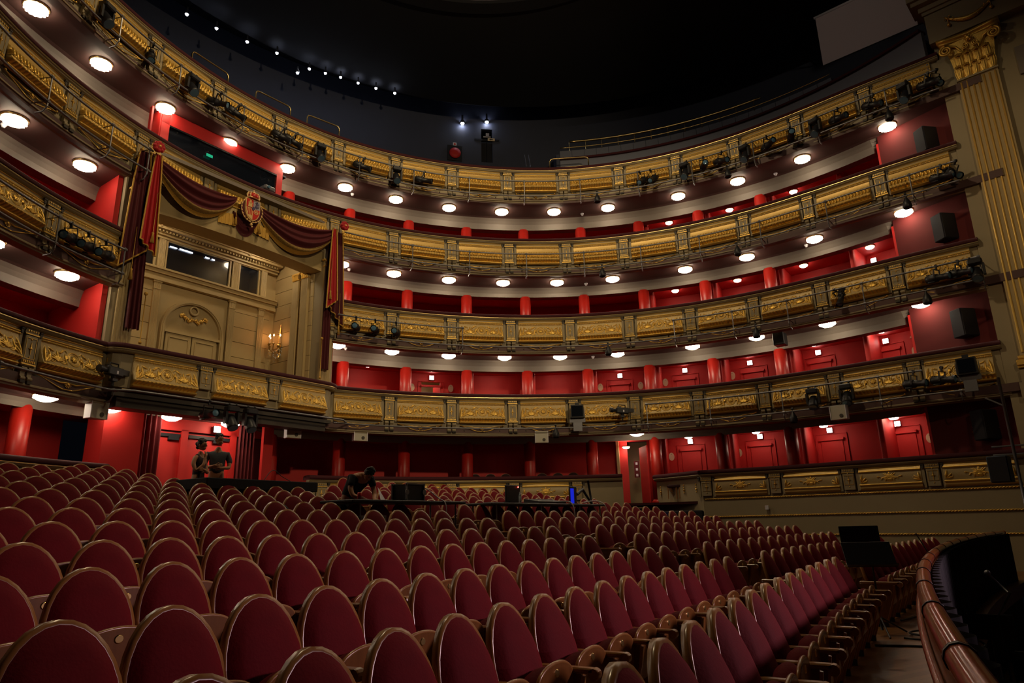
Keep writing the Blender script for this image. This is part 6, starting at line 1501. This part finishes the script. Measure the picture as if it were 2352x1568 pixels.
def music_stand(label,p,an,h=.75,w=.56,tilt=.55,two=False):
    T=thing('music_stand',label,'music stand',p,an)
    m=MB(); m.tube([(0,0,.12),(0,0,h)],.012,8); m.tube([(0,0,.05),(0,0,.2)],.018,8); m.build('pole','black',T,True)
    m=MB()
    for k in range(3): a=2*math.pi*k/3+.4; m.tube([(0,0,.2),(.36*math.cos(a),.36*math.sin(a),.012)],.011,6)
    m.build('tripod_leg','black',T)
    X=Matrix.Translation((0,0,h))@Matrix.Rotation(-tilt,4,'X'); m=MB(); m.x=X; m.rbox((0,0,.16),(w,.012,.34),.004); m.box((0,-.03,0),(w,.06,.012)); m.build('desk','black',T)
    if two: m=MB(); m.x=Matrix.Translation((0,.32,h+.30)); m.box((0,0,.07),(w*.7,.03,.13)); m.build('light_hood','black',T)
music_stand('black music stand on the parquet in front of the front row',(4.50,8.98,0),math.radians(-8),.80,.60,.5)
music_stand('second black music stand standing behind the first one in front of the seats',(4.95,10.1,0),math.radians(-5),.95,.55,.1)
music_stand('black music stand leaning by the far bend of the pit rail',(6.1,10.45,0),math.radians(60),.85,.45,.4)
music_stand('black music stand down in the orchestra pit',(5.5,8.5,-1.2),math.radians(150),1.2,.5,.5)
music_stand('black music stand in the pit nearest the right picture edge',(4.6,6.0,-1.2),math.radians(120),1.5,.5,.5)
def pit_chair(label,p,an):
    T=thing('pit_chair',label,'chair',p,an); m=MB(); m.rbox((0,0,.46),(.46,.44,.07),.02); m.rbox((0,-.22,.78),(.44,.05,.36),.02); m.build('seat_and_back','black2',T)
    for x in(-.2,.2):
        for y in(-.2,.2): m=MB(); m.tube([(x,y,0),(x,y,.45 if y>0 else .9)],.014,6); m.build('leg','black',T)
pit_chair('black padded musician chair in the pit, lower right',(4.55,6.9,-1.2),math.radians(100)); pit_chair('black padded musician chair farther back in the pit',(6.2,8.9,-1.2),math.radians(140))
T=thing('microphone','small silver-headed microphone on a boom over the pit','microphone',(5.45,8.2,-1.2)); m=MB(); m.tube([(0,0,0),(0,0,1.5),(.12,-.1,1.75)],.012,6); m.lathe([(.16,0),(.16,.02)],14); m.build('stand','black',T); m=MB(); m.ball((-.02,.02,1.95),.035,10); m.tube([(-.01,.01,1.93),(.10,-.08,1.75)],.012,6); m.build('capsule','steel',T,True)
m=MB(); 
for i in range(20):
    a=math.radians(200+7*i)
T=thing('conductor_podium','curved black podium wall inside the pit at the lower right','podium',(8.4,7.6,-1.2)); m=MB(); m.lathe([(1.5,0),(1.5,.9),(1.4,.9),(1.4,0)],48,cap=False); m.build('curved_wall','black2',T)
cable('black cables coiled on the parquet beside the music stand',[(4.55,8.6,.015),(4.9,8.35,.015),(5.2,8.6,.015),(5.0,9.0,.03),(4.75,8.8,.03),(5.1,8.5,.015),(5.5,8.7,.015),(5.7,9.3,.015)],.012,'tape')
cable('black cable crossing the parquet towards the pit rail',[(4.0,8.2,.012),(4.4,8.1,.012),(4.8,7.9,.012),(5.1,8.0,.012),(5.25,8.3,.012)],.012,'tape')
T=thing('floor_baton','thin black stick lying on the parquet near the pit rail','stick',(5.45,10.1,.02),math.radians(40)); m=MB(); m.tube([(-.25,0,0),(.25,0,0)],.015,6); m.build('stick','black',T)
